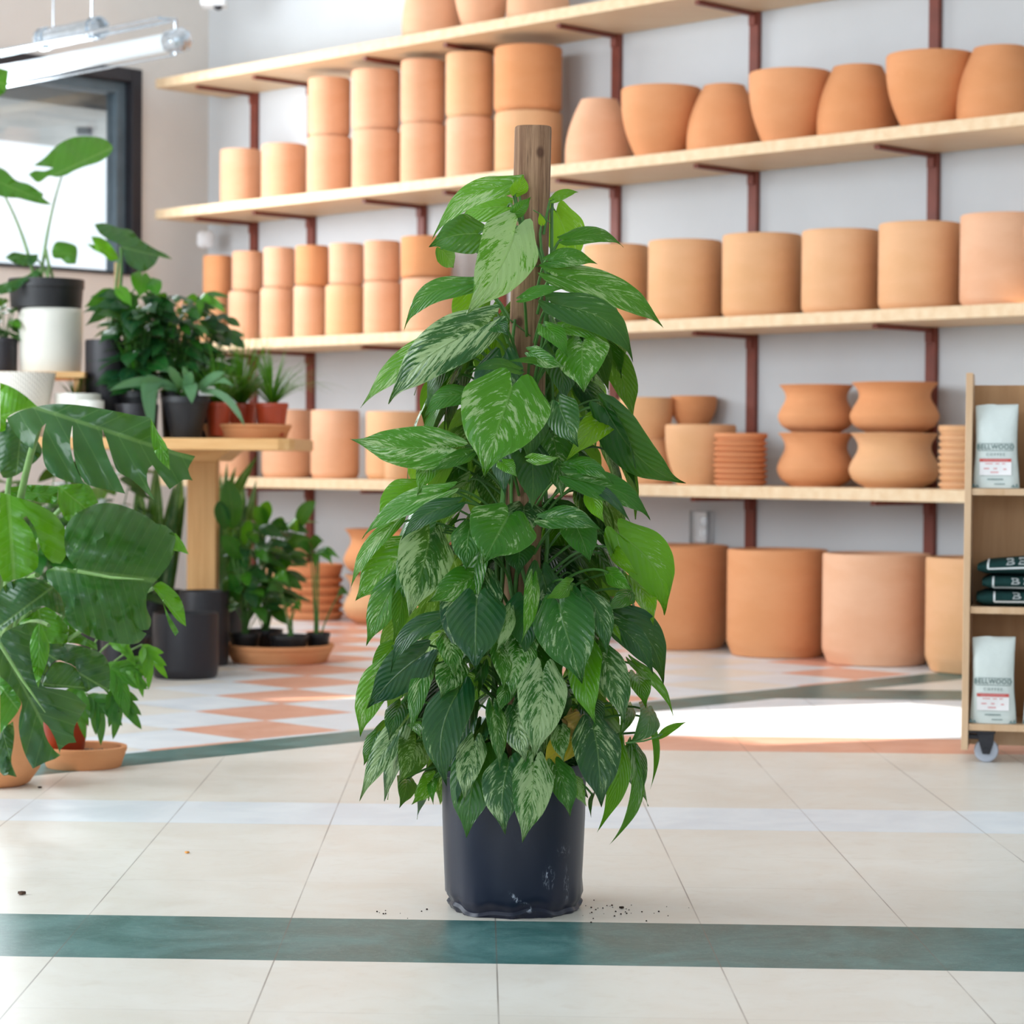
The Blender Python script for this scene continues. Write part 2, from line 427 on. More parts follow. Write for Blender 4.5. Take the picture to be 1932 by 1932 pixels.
def mk_texbowl():
    m, nt, p = newmat('dashed_glaze'); tcn = nd(nt, 'ShaderNodeTexCoord'); sx = nd(nt, 'ShaderNodeSeparateXYZ'); nt.links.new(tcn.outputs['Object'], sx.inputs[0])
    X, Y, Z = [E(nt, o) for o in sx.outputs]
    a = Y.op('ARCTAN2', X)*13; r = Z*62
    d = (a.fract()-.5).abs().lt(.16)*((r + (a.floor()*.37)).fract()-.5).abs().lt(.32)
    nt.links.new(mixc(nt, d*.95, S2L((236, 232, 222)), S2L((140, 128, 110))), p.inputs['Base Color']); p.inputs['Roughness'].default_value = .5
    M['dashed_glaze'] = m
mk_texbowl()

# ================================================================ room
ZC = 3.6
mb = MB(); mb.aabb(-9, 9.5, -4, 13, -.1, 0); struct(mb.build('floor', M['floor_tile'], smooth=False))
mb = MB(); b = 0
for z in (ZC, ZC+.12):
    for p in ((-7, -2.5), (4.15, -2.5), (4.15, 5.85), (.05, 9.95), (-1.42, 11.42), (-7, 5.84)): mb.vert((p[0], p[1], z))
mb.face(range(5, -1, -1)); mb.face(range(6, 12))
for i in range(6): j = (i+1) % 6; mb.face((i, j, 6+j, 6+i))
struct(mb.build('ceiling', M['ceiling_paint'], smooth=False))
# shelf wall with a window opening beyond the shelves' right end
r2 = math.sqrt(2)
def sOfX(x): return (x-O.x)*r2
sa, sb = sOfX(2.42), sOfX(3.08); zb0, zb1 = .80, 1.62
mb = MB()
def wbox(mb, s0, s1, d0, d1, z0, z1, m=0): mb.box(W(s0, d0, z0), E_*(s1-s0), N_*(d1-d0), Vector((0, 0, z1-z0)), m)
sn0, sn1 = sOfX(1.84), sOfX(2.02)  # unseen narrow slot, added so sun makes the end pot glow
wbox(mb, -.2, sn0, -.2, 0, 0, ZC); wbox(mb, sn0, sn1, -.2, 0, 0, 1.22); wbox(mb, sn0, sn1, -.2, 0, 1.74, ZC); wbox(mb, sn1, sa, -.2, 0, 0, ZC); wbox(mb, sb, 9.5*r2, -.2, 0, 0, ZC); wbox(mb, sa, sb, -.2, 0, 0, zb0); wbox(mb, sa, sb, -.2, 0, zb1, ZC)
struct(mb.build('wall_right', M['wall_white'], smooth=False))
# window wall
d0, d1, wz0, wz1 = .39, 1.75, 1.50, 2.43
mb = MB()
def lbox(mb, d0, d1, s0, s1, z0, z1, m=0): mb.box(W(s0, d0, z0), E_*(s1-s0), N_*(d1-d0), Vector((0, 0, z1-z0)), m)
lbox(mb, 0, d0, -.2, 0, 0, ZC); lbox(mb, d1, 5.5, -.2, 0, 0, ZC); lbox(mb, d0, d1, -.2, 0, 0, wz0); lbox(mb, d0, d1, -.2, 0, wz1, ZC)
struct(mb.build('wall_left', M['wall_beige'], smooth=False))
mb = MB()
for (a, b, c, d) in ((d0, d0+.055, wz0, wz1), (d1-.055, d1, wz0, wz1), (d0+.055, d1-.055, wz1-.06, wz1), (d0+.055, d1-.055, wz0, wz0+.008)):
    lbox(mb, a, b, -.13, .02, c, d)
win = struct(mb.build('window_1', M['black_frame'], smooth=False, bevel=.004)); 
mb = MB()
a, b, c, d = d0+.055, d1-.055, wz0+.009, wz1-.06
for q in ((a, a+.05, c, d), (b-.05, b, c, d), (a+.05, b-.05, d-.05, d), (a+.05, b-.05, c, c+.012)): lbox(mb, q[0], q[1], -.11, -.03, q[2], q[3])
f = mb.build('window_sash', M['grey_frame'], win, smooth=False, bevel=.003)
mb = MB(); lbox(mb, a+.05, b-.05, -.075, -.069, c+.012, d-.05); g = mb.build('window_pane', M['glass'], win, smooth=False)
# plain unseen wall, added to block light from the right
mb = MB(); mb.aabb(4.0, 4.15, -2.5, 5.78, 0, ZC); struct(mb.build('light_blocking_wall_1', M['wall_white'], smooth=False))
# canopy outside the window
mb = MB(); lbox(mb, -.3, 3.2, -1.5, -.25, 2.27, 2.60)
co = mb.build('entrance_canopy', M['concrete'], smooth=False, org=W(-1.1, 1.2, 2.3)); tag(co, 'grey canopy over the outside of the window', 'canopy')
P = at(160, 232, 11.7); mb = MB(); mb.aabb(P.x-.035, P.x+.035, P.y-.03, P.y+.03, P.z-.06, 2.27); mb.aabb(P.x-.09, P.x+.09, P.y-.05, P.y+.05, P.z+.0, P.z+.05)
co = mb.build('outside_bracket', M['grey_frame'], smooth=False, org=P, bevel=.005); tag(co, 'dark bracket hanging under the canopy outside the window', 'bracket')

# ---- shelving
ZS = [.555, 1.15, 1.75, 2.334]; TH = .042; DS = .40
SEND = sOfX(2.30)
names = ['lowest', 'third', 'second', 'top']
NM = {0: 'lowest wall shelf', 1: 'second wall shelf up', 2: 'third wall shelf up', 3: 'topmost wall shelf'}
descr = ['pale wooden wall shelf carrying the waisted terracotta vases, lowest of the four', 'pale wooden wall shelf just above the one with waisted vases', 'pale wooden wall shelf carrying the alternating egg-shaped terracotta pots', 'topmost pale wooden wall shelf, cut off by the upper edge of the photo']
for i, z in enumerate(ZS):
    mb = MB(); wbox(mb, .13, SEND, .004, DS, z, z+TH)
    o = mb.build('wall_shelf', M['shelf_wood'], smooth=False, bevel=.003, org=W(.13, DS/2, z)); tag(o, descr[i], 'shelf', 'pine wall shelves')
PX = [483, 591, 800, 952, 1165, 1425, 1764, 2160]
nmS = ['leftmost brown steel shelf upright, nearest the room corner', 'second brown steel shelf upright from the room corner', 'brown steel shelf upright behind the small stacked pots, third from the corner', 'brown steel shelf upright just left of the plant pole', 'brown steel shelf upright just right of the pothos, behind the first rounded pot', 'brown steel shelf upright above the wall outlet side, second from the right edge', 'rightmost brown steel shelf upright in view, behind the right pair of waisted vases', 'brown steel shelf upright outside the right edge of the photo']
for px, lab in zip(PX[:7], nmS):
    P = onC(px, 450, CW); s = (P.x-O.x)*r2
    root = empty('shelf_upright', W(s, .012, .08), lab, 'upright', 'brown steel shelf uprights')
    mb = MB(); wbox(mb, s-.021, s+.021, .001, .022, .08, 2.38); mb.build('rail', M['standard'], root, smooth=False, bevel=.002)
    for z in ZS:
        mb = MB(); wbox(mb, s-.010, s+.010, .022, .34, z-.016, z-.0015)
        wbox(mb, s-.014, s+.014, .022, .034, z-.05, z-.0165)
        mb.build('bracket', M['standard'], root, smooth=False)

# ---- wall fittings
root = empty('wall_outlet', onC(1331, 995, CW-.01), 'clear plastic cover over a wall outlet between the big pots and lowest shelf', 'outlet')
P = onC(1331, 995, CW); s = (P.x-O.x)*r2; z = P.z
mb = MB(); wbox(mb, s-.04, s+.04, .001, .008, z-.058, z+.058); mb.build('cover_plate', M['white_paint'], root, smooth=False, bevel=.003)
mb = MB(); wbox(mb, s-.016, s+.016, .008, .013, z-.04, z-.008); wbox(mb, s-.016, s+.016, .008, .013, z+.008, z+.04); mb.build('socket', M['chrome'], root, smooth=False, bevel=.002)
mb = MB(); wbox(mb, s-.045, s-.037, .008, .04, z-.062, z+.062); wbox(mb, s+.037, s+.045, .008, .04, z-.062, z+.062); wbox(mb, s-.037, s+.037, .036, .04, z-.062, z+.062); mb.build('clear_cover', M['glass'], root, smooth=False, bevel=.003)
P = at(388, 452, 11.02); 
mb = MB(); mb.lathe(P, [(0, .03), (.028, .028), (.036, .02), (.036, -.02), (.028, -.028), (0, -.03)], 32, ax=(.1, -1, 0), fn=lambda r, z, t: (r*(1+.25*abs(math.cos(2*t))), z))
o = mb.build('wall_sensor', M['white_paint'], org=P); tag(o, 'small white rounded sensor in the room corner under the wall shelf', 'sensor')
mb2 = MB(); q = W(.05, .03, P.z+.05)
P = at(404, -2, 10.6)
root = empty('security_camera', P, 'white ceiling security camera in the room corner at the top of the photo', 'camera')
mb = MB(); mb.aabb(P.x-.055, P.x+.055, P.y-.05, P.y+.06, P.z-.035, P.z+.07); mb.aabb(P.x-.02, P.x+.02, P.y+.0, P.y+.04, P.z+.07, ZC); mb.build('housing', M['white_paint'], root, smooth=False, bevel=.008)
mb = MB(); c = P+Vector((.02, -.02, -.035)); mb.lathe(c, [(.02, 0), (.018, -.012), (0, -.02)], 20); mb.build('lens', M['rubber'], root)

# ---- tube lamp
A = at(338, 76, 8.6); dirn = E_.copy()
root = empty('tube_lamp', A-dirn*.8, 'clear tubular hanging lamp with chrome end cap and ballast box', 'lamp')
B = A - dirn*1.7
mb = MB(); mb.tube([A-dirn*.02, B], .034, 24); mb.build('glass_tube', M['lamp_glass'], root)
mb = MB(); mb.lathe(A, [(.0, .035), (.022, .034), (.03, .028), (.04, .02), (.04, .004), (.036, .0), (.041, -.01), (.041, -.03), (.036, -.035), (.036, -.06), (.034, -.062)], 24, ax=dirn)
for k in range(8):
    t = k*PI/4; n = Vector((0, 0, 1))*math.cos(t) + N_*math.sin(t); mb.tube([A+dirn*.02+n*.041, A-dirn*.05+n*.041], .005, 6)
mb.build('end_cap', M['chrome'], root)
up = Vector((0, 0, 1))
mb = MB()
for o_ in (up*.075, up*.072+N_*.07-dirn*.0): mb.tube([A+o_-dirn*.02, B+o_], .007, 8)
mb.tube([A-up*.05-dirn*.02, B-up*.05], .004, 8)
mb.tube([A+up*.075-dirn*.02, A-up*.05-dirn*.02], .006, 8); mb.tube([A+up*.075-dirn*.02, A+up*.072+N_*.07-dirn*.02], .006, 8)
mb.build('rod', M['chrome'], root)
C0 = at(188, 52, 8.95); 
mb = MB(); mb.tube([C0, C0-dirn*.36], .036, 24); 
for t in (0, .03, .33, .36): mb.tube([C0-dirn*t, C0-dirn*(t+.012)], .043, 24)
for k in range(6):
    a = k*PI/3; n = up*math.cos(a)+N_*math.sin(a); mb.tube([C0+dirn*.012+n*.034, C0-dirn*.38+n*.034], .006, 6)
mb.build('ballast_housing', M['chrome'], root)
mb = MB(); mb.tube([C0-dirn*.05+up*.03, Vector((C0.x-.03, C0.y, ZC))], .004, 6); mb.tube([C0-dirn*.3+up*.03, C0-dirn*.3+Vector((0, 0, ZC-C0.z))], .003, 6); mb.build('hanging_wire', M['chrome'], root)
# ================================================================ terracotta
def prof_cyl(R, h, ch=.07, tk=.012):
    return [(0, 0), (R*.86, 0), (R*.90, h*.008), (R*.985, h*ch), (R, h*(ch+.03)), (R, h-.008), (R-.003, h-.001), (R-tk*.5, h), (R-tk, h-.003), (R-tk, h*.12), (R*.4, h*.08), (0, h*.08)]
def prof_bowl(Rt, Rb, h, tk=.012, bulge=.35):
    out = [(0, 0), (Rb*.96, 0), (Rb, .006)]
    N = 12
    for i in range(1, N+1):
        t = i/N; r = Rb + (Rt-Rb)*(t + bulge*math.sin(PI*t)*1.0*(1 if Rt > Rb else -1)*.9*(1 if Rt > Rb else 1))
        out.append((r, .006+(h-.012)*t))
    out += [(out[-1][0]-.004, h), (Rt-tk, h-.003)]
    for i in range(N-1, 0, -2):
        t = i/N; r = Rb + (Rt-Rb)*(t + bulge*.9*math.sin(PI*t)*(1 if Rt > Rb else -1))-tk
        out.append((r, max(.02, .006+(h-.012)*t)))
    out.append((0, .02)); return out
def prof_inv(Rt, Rb, h, tk=.012):        # egg: narrow open mouth on top, widest low down
    out = [(0, 0), (Rb*.93, 0), (Rb*.97, .006)]
    N = 14
    def rr(t): return Rb*.97 + (Rt-Rb*.97)*t**1.9 + .06*Rb*math.sin(PI*t)
    for i in range(1, N+1): out.append((rr(i/N), .006+(h-.014)*i/N))
    out += [(Rt-.003, h-.001), (Rt-tk*.6, h), (Rt-tk, h-.004)]
    for i in range(N-1, 0, -2): out.append((rr(i/N)-tk, max(.02, .006+(h-.014)*i/N)))
    out.append((0, .02)); return out
def prof_vase(R, h, tk=.012):            # waisted vase with flaring rim
    k = [(0, 0), (.58, 0), (.66, .02), (.90, .14), (1.0, .30), (.985, .40), (.92, .52), (.84, .63), (.805, .72), (.82, .82), (.90, .93), (.97, .985), (.965, 1.0), (.92, .985), (.80, .90), (.74, .74), (.80, .56), (.92, .36), (.6, .08), (0, .06)]
    # smooth by Catmull-Rom
    out = []
    for i in range(len(k)-1):
        p0 = k[max(i-1, 0)]; p1 = k[i]; p2 = k[i+1]; p3 = k[min(i+2, len(k)-1)]
        for j in range(3):
            t = j/3
            q = [.5*((2*p1[a]) + (p2[a]-p0[a])*t + (2*p0[a]-5*p1[a]+4*p2[a]-p3[a])*t*t + (-p0[a]+3*p1[a]-3*p2[a]+p3[a])*t**3) for a in (0, 1)]
            out.append((max(0, q[0])*R, max(0, q[1])*h))
    out.append((0, .06*h)); return out
def prof_saucer(R, h, tk=.01, foot=.82):
    if h < .04: return [(0, 0), (R*foot, 0), (R*(foot+.03), h*.06), (R*.92, h*.38), (R*.955, h*.42), (R*.985, h*.50), (R, h*.60), (R, h*.9), (R*.985, h*.98), (R*.96, h), (R-tk*1.3, h*.9), (R*foot-tk*.3, h*.22), (0, h*.18)]
    return [(0, 0), (R*foot, 0), (R*(foot+.03), h*.06), (R*.93, h*.45), (R*.965, h*.62), (R*.965, h*.7), (R, h*.80), (R, h*.97), (R-tk*.4, h), (R-tk, h*.95), (R*foot-tk*.3, h*.22), (0, h*.18)]
def pot(c, prof, mat, name, label, group, cat='pot', n=56):
    mb = MB(); mb.lathe(c, prof, n); o = mb.build(name, M[mat], org=c); tag(o, label, cat, group); return o

def shelf_pot(i, xl, xr, yt, kind, label, group, mat='terra_light', base=None, xt=None, dd=0.0, name='terracotta_pot', ztop=None, cat='pot'):
    """xl,xr widest columns; xt=(l,r) columns at the narrow end; returns (centre, R, ztop)"""
    C = CW - (DS/2+dd)*r2; zb = (ZS[i]+TH) if base is None else base
    cx = (xl+xr)/2; P = colC(cx, zb, C); dist = (P-CAM).dot(FWD)
    R = (xr-xl)/2*dist/F; c = Vector((P.x, P.y, zb))
    if ztop is None:
        zt = at(cx, yt, P.y-R*.9).z
    else: zt = ztop
    h = zt-zb
    if kind == 'cyl': pr = prof_cyl(R, h)
    elif kind == 'up': pr = prof_bowl(R, (xt[1]-xt[0])/2*dist/F*1.0, h)
    elif kind == 'inv': pr = prof_inv((xt[1]-xt[0])/2*dist/F, R, h)
    elif kind == 'vase': pr = prof_vase(R, h)
    pot(c, pr, mat, name, label, group, cat); return c, R, zt
ORD = ['first', 'second', 'third', 'fourth', 'fifth', 'sixth', 'seventh', 'eighth', 'ninth']
# topmost shelf
g = 'large terracotta pots on the topmost shelf'
shelf_pot(3, 757, 872, -75, 'inv', 'egg-shaped terracotta pot on the topmost shelf, leftmost of the three', g, xt=(790, 850), dd=.02)
shelf_pot(3, 856, 962, -60, 'up', 'bowl-shaped terracotta pot on the topmost shelf, between its two neighbours', g, xt=(878, 945), dd=.02)
shelf_pot(3, 955, 1075, -85, 'inv', 'terracotta pot on the topmost shelf, cut off at the top, right of the bowl', g, xt=(975, 1050), dd=.02)
# third shelf up: cylinders
g = 'terracotta cylinders on the third shelf up'
shelf_pot(2, 415, 492, 279, 'cyl', 'single unstacked terracotta cylinder, leftmost on the third wall shelf up', g)
shelf_pot(2, 493, 578, 269, 'cyl', 'single unstacked terracotta cylinder beside the first stack, second from the shelf end', g)
st = [(579, 663, 255, 581, 661, 144), (664, 755, 243, 663, 754, 128), (755, 840, 231, 756, 839, 110), (841, 931, 219, 841, 930, 96), (933, 1060, 207, 932, 1060, 82)]
sn = ['first stack from the left', 'second stack from the left', 'third stack from the left', 'stack left of the wide one', 'widest stack, behind the pole']
for k, (a, b, y1, c_, d_, y2) in enumerate(st):
    mt = ['terra_light', 'terra_light', 'terra_light', 'terra_tan', 'terra_orange'][k]
    c, R, zt = shelf_pot(2, a, b, y1, 'cyl', 'lower terracotta cylinder in the '+sn[k]+' on the third shelf up', g, 'terra_light' if k < 4 else 'terra_tan')
    shelf_pot(2, c_, d_, y2, 'cyl', 'upper terracotta cylinder in the '+sn[k]+' on the third shelf up', g, mt, base=zt+.001)
g = 'rounded terracotta pots on the third shelf up'
rp = [(1065, 1194, 180, 'inv', (1104, 1176)), (1171, 1322, 158, 'up', (1200, 1292)), (1294, 1436, 152, 'inv', (1334, 1414)), (1412, 1568, 127, 'up', (1440, 1540)),
      (1540, 1694, 115, 'inv', (1578, 1673)), (1671, 1837, 92, 'up', (1702, 1804)), (1804, 1966, 78, 'inv', (1844, 1945))]
ri = 0; ru = 0
for k, (a, b, y, kd, xt) in enumerate(rp):
    if kd == 'inv': lab = 'terracotta egg-shaped pot with narrow mouth, %s from left among the rounded pots' % ORD[ri]; ri += 1
    else: lab = 'wide-mouthed terracotta bowl pot, %s from left among the rounded pots' % ORD[ru]; ru += 1
    shelf_pot(2, a, b, y, kd, lab, g, 'terra_orange' if k in (1, 3, 2, 4) else 'terra_light' if k == 0 else 'terra_orange', xt=xt, dd=.03 if k % 2 else -.02)
# second shelf up
g = 'small stacked terracotta pots on the second shelf up'
lo = [(330, 374, 562), (375, 430, 556), (431, 490, 549), (491, 553, 543), (554, 613, 539), (614, 685, 537), (686, 756, 531), (757, 866, 524)]
hi = [None, (383, 437, 481), (438, 496, 473), (497, 556, 466), (557, 620, 462), (621, 686, 458), (687, 755, 453), (756, 852, 444)]
for k in range(8):
    a, b, y = lo[k]
    c, R, zt = shelf_pot(1, a, b, y, 'cyl', 'small terracotta cylinder, %s from left in the bottom row of the second shelf up' % ORD[k], g, 'terra_tan' if k in (1, 5) else 'terra_light')
    if hi[k]:
        a, b, y = hi[k]
        shelf_pot(1, a, b, y, 'cyl', 'small terracotta cylinder, %s from left in the upper row of the second shelf up' % ORD[k-1], g, 'terra_orange' if k in (1, 4, 7) else 'terra_light', base=zt+.001)
g = 'wide terracotta pots on the second shelf up'
for k, (a, b, y) in enumerate([(1100, 1222, 459), (1222, 1361, 450), (1362, 1511, 438), (1512, 1658, 430), (1657, 1812, 416), (1811, 1966, 399)]):
    lab = ['wide terracotta cylinder half hidden by pothos leaves, second shelf up'] + ['wide terracotta cylinder, %s from the pothos on the second shelf up' % ORD[j] for j in (1, 2, 3, 4)] + ['wide terracotta cylinder in warm light at the right edge of the photo']
    shelf_pot(1, a, b, y, 'cyl', lab[k], g, 'terra_tan' if k != 5 else 'terra_light')
# lowest shelf
g = 'terracotta pots on the left of the lowest shelf'
shelf_pot(0, 410, 470, 772, 'cyl', 'tall terracotta cylinder behind the bench end on the lowest shelf, leftmost of four', g, ztop=.845)
shelf_pot(0, 494, 585, 772, 'cyl', 'tall terracotta cylinder just right of the bench end on the lowest shelf', g, ztop=.893)
shelf_pot(0, 586, 678, 770, 'cyl', 'tall terracotta cylinder in full view on the lowest shelf, left of the pothos', g, ztop=.888)
shelf_pot(0, 690, 800, 770, 'cyl', 'broad terracotta cylinder on the lowest shelf beside the pothos leaves', g, 'terra_tan', ztop=.880, dd=-.045)
shelf_pot(0, 726, 780, 830, 'cyl', 'small terracotta pot standing before the broad cylinder on the lowest shelf', g, 'terra_tan', dd=.135, ztop=.70)
# white bowls
C = CW-.2*r2; P = colC(868, ZS[0]+TH, C)
pot(P, [(0, 0), (.045, 0), (.05, .01), (.10, .06), (.104, .066), (.097, .063), (.045, .018), (0, .015)], 'white_glaze', 'ceramic_bowl', 'white ceramic bowl behind the pothos on the lowest shelf, under another bowl', 'white bowls on the lowest shelf', 'bowl')
pot(P+Vector((0, 0, .032)), [(0, 0), (.045, 0), (.05, .01), (.095, .055), (.098, .061), (.091, .058), (.045, .018), (0, .015)], 'white_glaze', 'ceramic_bowl', 'white ceramic bowl nested in the one beneath it, behind the pothos', 'white bowls on the lowest shelf', 'bowl')
g = 'terracotta pots on the lowest shelf right of the pothos'
for (xl, xr, xm, lab1, lab2) in ((1060, 1166, 18, 'terracotta pot turned upside down behind the pothos leaves, lowest shelf', 'terracotta pot set on an upturned one behind the pothos leaves, lowest shelf'), (1168, 1271, 18, 'upturned terracotta pot at the foot of the two-pot stack right of the pothos', 'flaring terracotta pot standing on an upturned one right of the pothos')):
    c, R, zt = shelf_pot(0, xl, xr, 0, 'inv', lab1, g, 'terra_tan', xt=(xl+15, xr-15), ztop=.765, dd=.03)
    shelf_pot(0, xl, xr, 0, 'up', lab2, g, 'terra_tan', xt=(xl+15, xr-15), ztop=.918, base=.766, dd=.03)
c, R, zt = shelf_pot(0, 1288, 1352, 0, 'cyl', 'terracotta pot at the back under the small bowl pot, lowest shelf', g, 'terra_tan', ztop=.80, dd=-.12)
shelf_pot(0, 1264, 1352, 0, 'up', 'small terracotta bowl pot at the back, left of the stacked saucers', g, 'terra_orange', xt=(1285, 1335), ztop=.925, base=.801, dd=-.105)
shelf_pot(0, 1254, 1388, 0, 'up', 'terracotta pot right in front of the small bowl pot, beside the saucers', g, 'terra_tan', xt=(1275, 1365), ztop=.815, dd=.065)
def saucers(C, px, z0, R, n, h, word, group, label, jitter=.002):
    for k in range(n):
        P = colC(px, z0, C); c = Vector((P.x+random.uniform(-jitter, jitter), P.y+random.uniform(-jitter, jitter), z0+k*h))
        lab = label % ('bottom' if k == 0 else 'top' if k == n-1 else ORD[k]+' from bottom')
        pot(c, prof_saucer(R, h*1.55 if k == n-1 else h*.985, foot=.86), 'terra_red' if word else 'terra_tan', 'terracotta_saucer', lab, group, 'saucer', 40)
saucers(CW-.31*r2, 1397, ZS[0]+TH, .094, 9, .0195, 1, 'stacked saucers beside the waisted vases', 'terracotta saucer left of the waisted vases, %s of its stack')
saucers(CW-.25*r2, 1812, ZS[0]+TH, .072, 9, .022, 0, 'stacked saucers beside the display cart', 'terracotta saucer next to the display cart, %s of its stack')
g = 'waisted terracotta vases on the lowest shelf'
for (a, b, ym, yt, nm, mt) in ((1466, 1612, .785, .952, 'left', 'terra_orange'), (1602, 1772, .783, .955, 'right', 'terra_orange')):
    c, R, zt = shelf_pot(0, a, b, 0, 'vase', 'lower waisted terracotta vase of the %s stack on the lowest shelf' % nm, g, 'terra_tan' if nm == 'right' else mt, ztop=ym, name='terracotta_vase', cat='vase', dd=.01)
    shelf_pot(0, a+2, b-1, 0, 'vase', 'upper waisted terracotta vase of the %s stack on the lowest shelf' % nm, g, mt, base=zt+.001, ztop=yt, name='terracotta_vase', cat='vase', dd=.01)
# floor pots
g = 'big terracotta pots on the floor'
CF = CW - .25*r2
for k, (a, b, yt, lab, mt) in enumerate([(920, 1075, 0, 'big terracotta pot on the floor hidden behind the pothos', 'terra_orange'), (1163, 1373, 1033, 'big terracotta floor pot half hidden by the pothos leaves', 'terra_orange'), (1371, 1560, 1041, 'big terracotta floor pot under the wall outlet, second from the pothos', 'terra_orange'), (1551, 1754, 1050, 'paler big terracotta floor pot, third from the pothos', 'terra_light'), (1746, 1950, 1057, 'big terracotta floor pot partly behind the plywood cart', 'terra_tan')]):
    P = colC((a+b)/2, 0, CF); dist = (P-CAM).dot(FWD); R = (b-a)/2*dist/F
    h = .375
    pot(Vector((P.x, P.y, 0)), prof_cyl(R, h, .11, .016), mt, 'terracotta_pot', lab, g, n=72)
# floor, left of the pothos
C2 = CW - .24*r2
for k, (px, lab) in enumerate([(716, 'left'), (800, 'right')]):
    P = colC(px, 0, C2)
    pot(Vector((P.x, P.y, 0)), prof_vase(.150, .20), 'terra_tan', 'terracotta_vase', 'lower waisted terracotta vase on the floor, %s stack beside the pothos' % lab, 'waisted vases on the floor', 'vase')
    pot(Vector((P.x, P.y, .201)), prof_vase(.150, .19), 'terra_orange', 'terracotta_vase', 'upper waisted terracotta vase on the floor, %s stack beside the pothos' % lab, 'waisted vases on the floor', 'vase')
saucers(CW-.30*r2, 592, 0, .125, 6, .036, 1, 'large saucers stacked on the floor', 'large terracotta saucer on the floor by the waisted vases, %s of its stack', .004)
P = colC(545, 0, CW-.1*r2); P2 = P
pot(Vector((P.x-.02, P.y, 0)), prof_cyl(.1, .30), 'terra_tan', 'terracotta_pot', 'terracotta cylinder on the floor behind the small leafy plants', None)

# ================================================================ bench
YB = 7.45
zt = .745
root = empty('plant_bench', (at(380, 900, YB+.3).x, YB+.3, 0), 'pine plant bench with thick top on square posts at the left', 'bench')
xr = at(552, 840, YB).x; 
mb = MB(); 
pts = [(-2.6, YB), (xr-.045, YB), (xr-.012, YB+.02), (xr, YB+.06), (xr, YB+.77), (xr-.02, YB+.82), (-2.6, YB+.82)]
b = len(mb.v)
for z in (zt-.037, zt):
    for p in pts: mb.vert((p[0], p[1], z))
n = len(pts); mb.face([b+i for i in range(n)][::-1]); mb.face([b+n+i for i in range(n)])
for i in range(n): j = (i+1) % n; mb.face((b+i, b+j, b+n+j, b+n+i))
mb.build('bench_top', M['bench_wood'], root, smooth=False, bevel=.004)
x0 = at(353, 900, YB+.62).x
for k, xx in enumerate((x0, x0-1.3)):
    mb = MB(); mb.aabb(xx, xx+.098, YB+.62, YB+.71, .0, zt-.037-.035); mb.build('post', M['post_wood'], root, smooth=False, bevel=.004)
    mb = MB(); 
    a = Vector((xx-.10, YB+.20, zt-.072)); b = len(mb.v)
    for (x_, z_) in ((xx-.06, zt-.0725), (xx+.13, zt-.0725), (xx+.17, zt-.0375), (xx-.10, zt-.0375)):
        mb.vert((x_, YB+.36, z_)); 
    for (x_, z_) in ((xx-.06, zt-.0725), (xx+.13, zt-.0725), (xx+.17, zt-.0375), (xx-.10, zt-.0375)):
        mb.vert((x_, YB+.78, z_))
    for q in ((0,1,2,3), (7,6,5,4), (0,4,5,1), (1,5,6,2), (2,6,7,3), (3,7,4,0)): mb.face([b+i for i in q])
    mb.build('cleat', M['bench_wood'], root, smooth=False)
xr2 = at(166, 700, YB+.3).x
mb = MB(); mb.aabb(-2.5, xr2, YB+.24, YB+.54, .935, .955); mb.aabb(xr2-.04, xr2-.02, YB+.26, YB+.52, zt, .935); mb.aabb(-2.5, -2.48, YB+.26, YB+.52, zt, .935)
mb.build('riser', M['bench_wood'], root, smooth=False, bevel=.002)
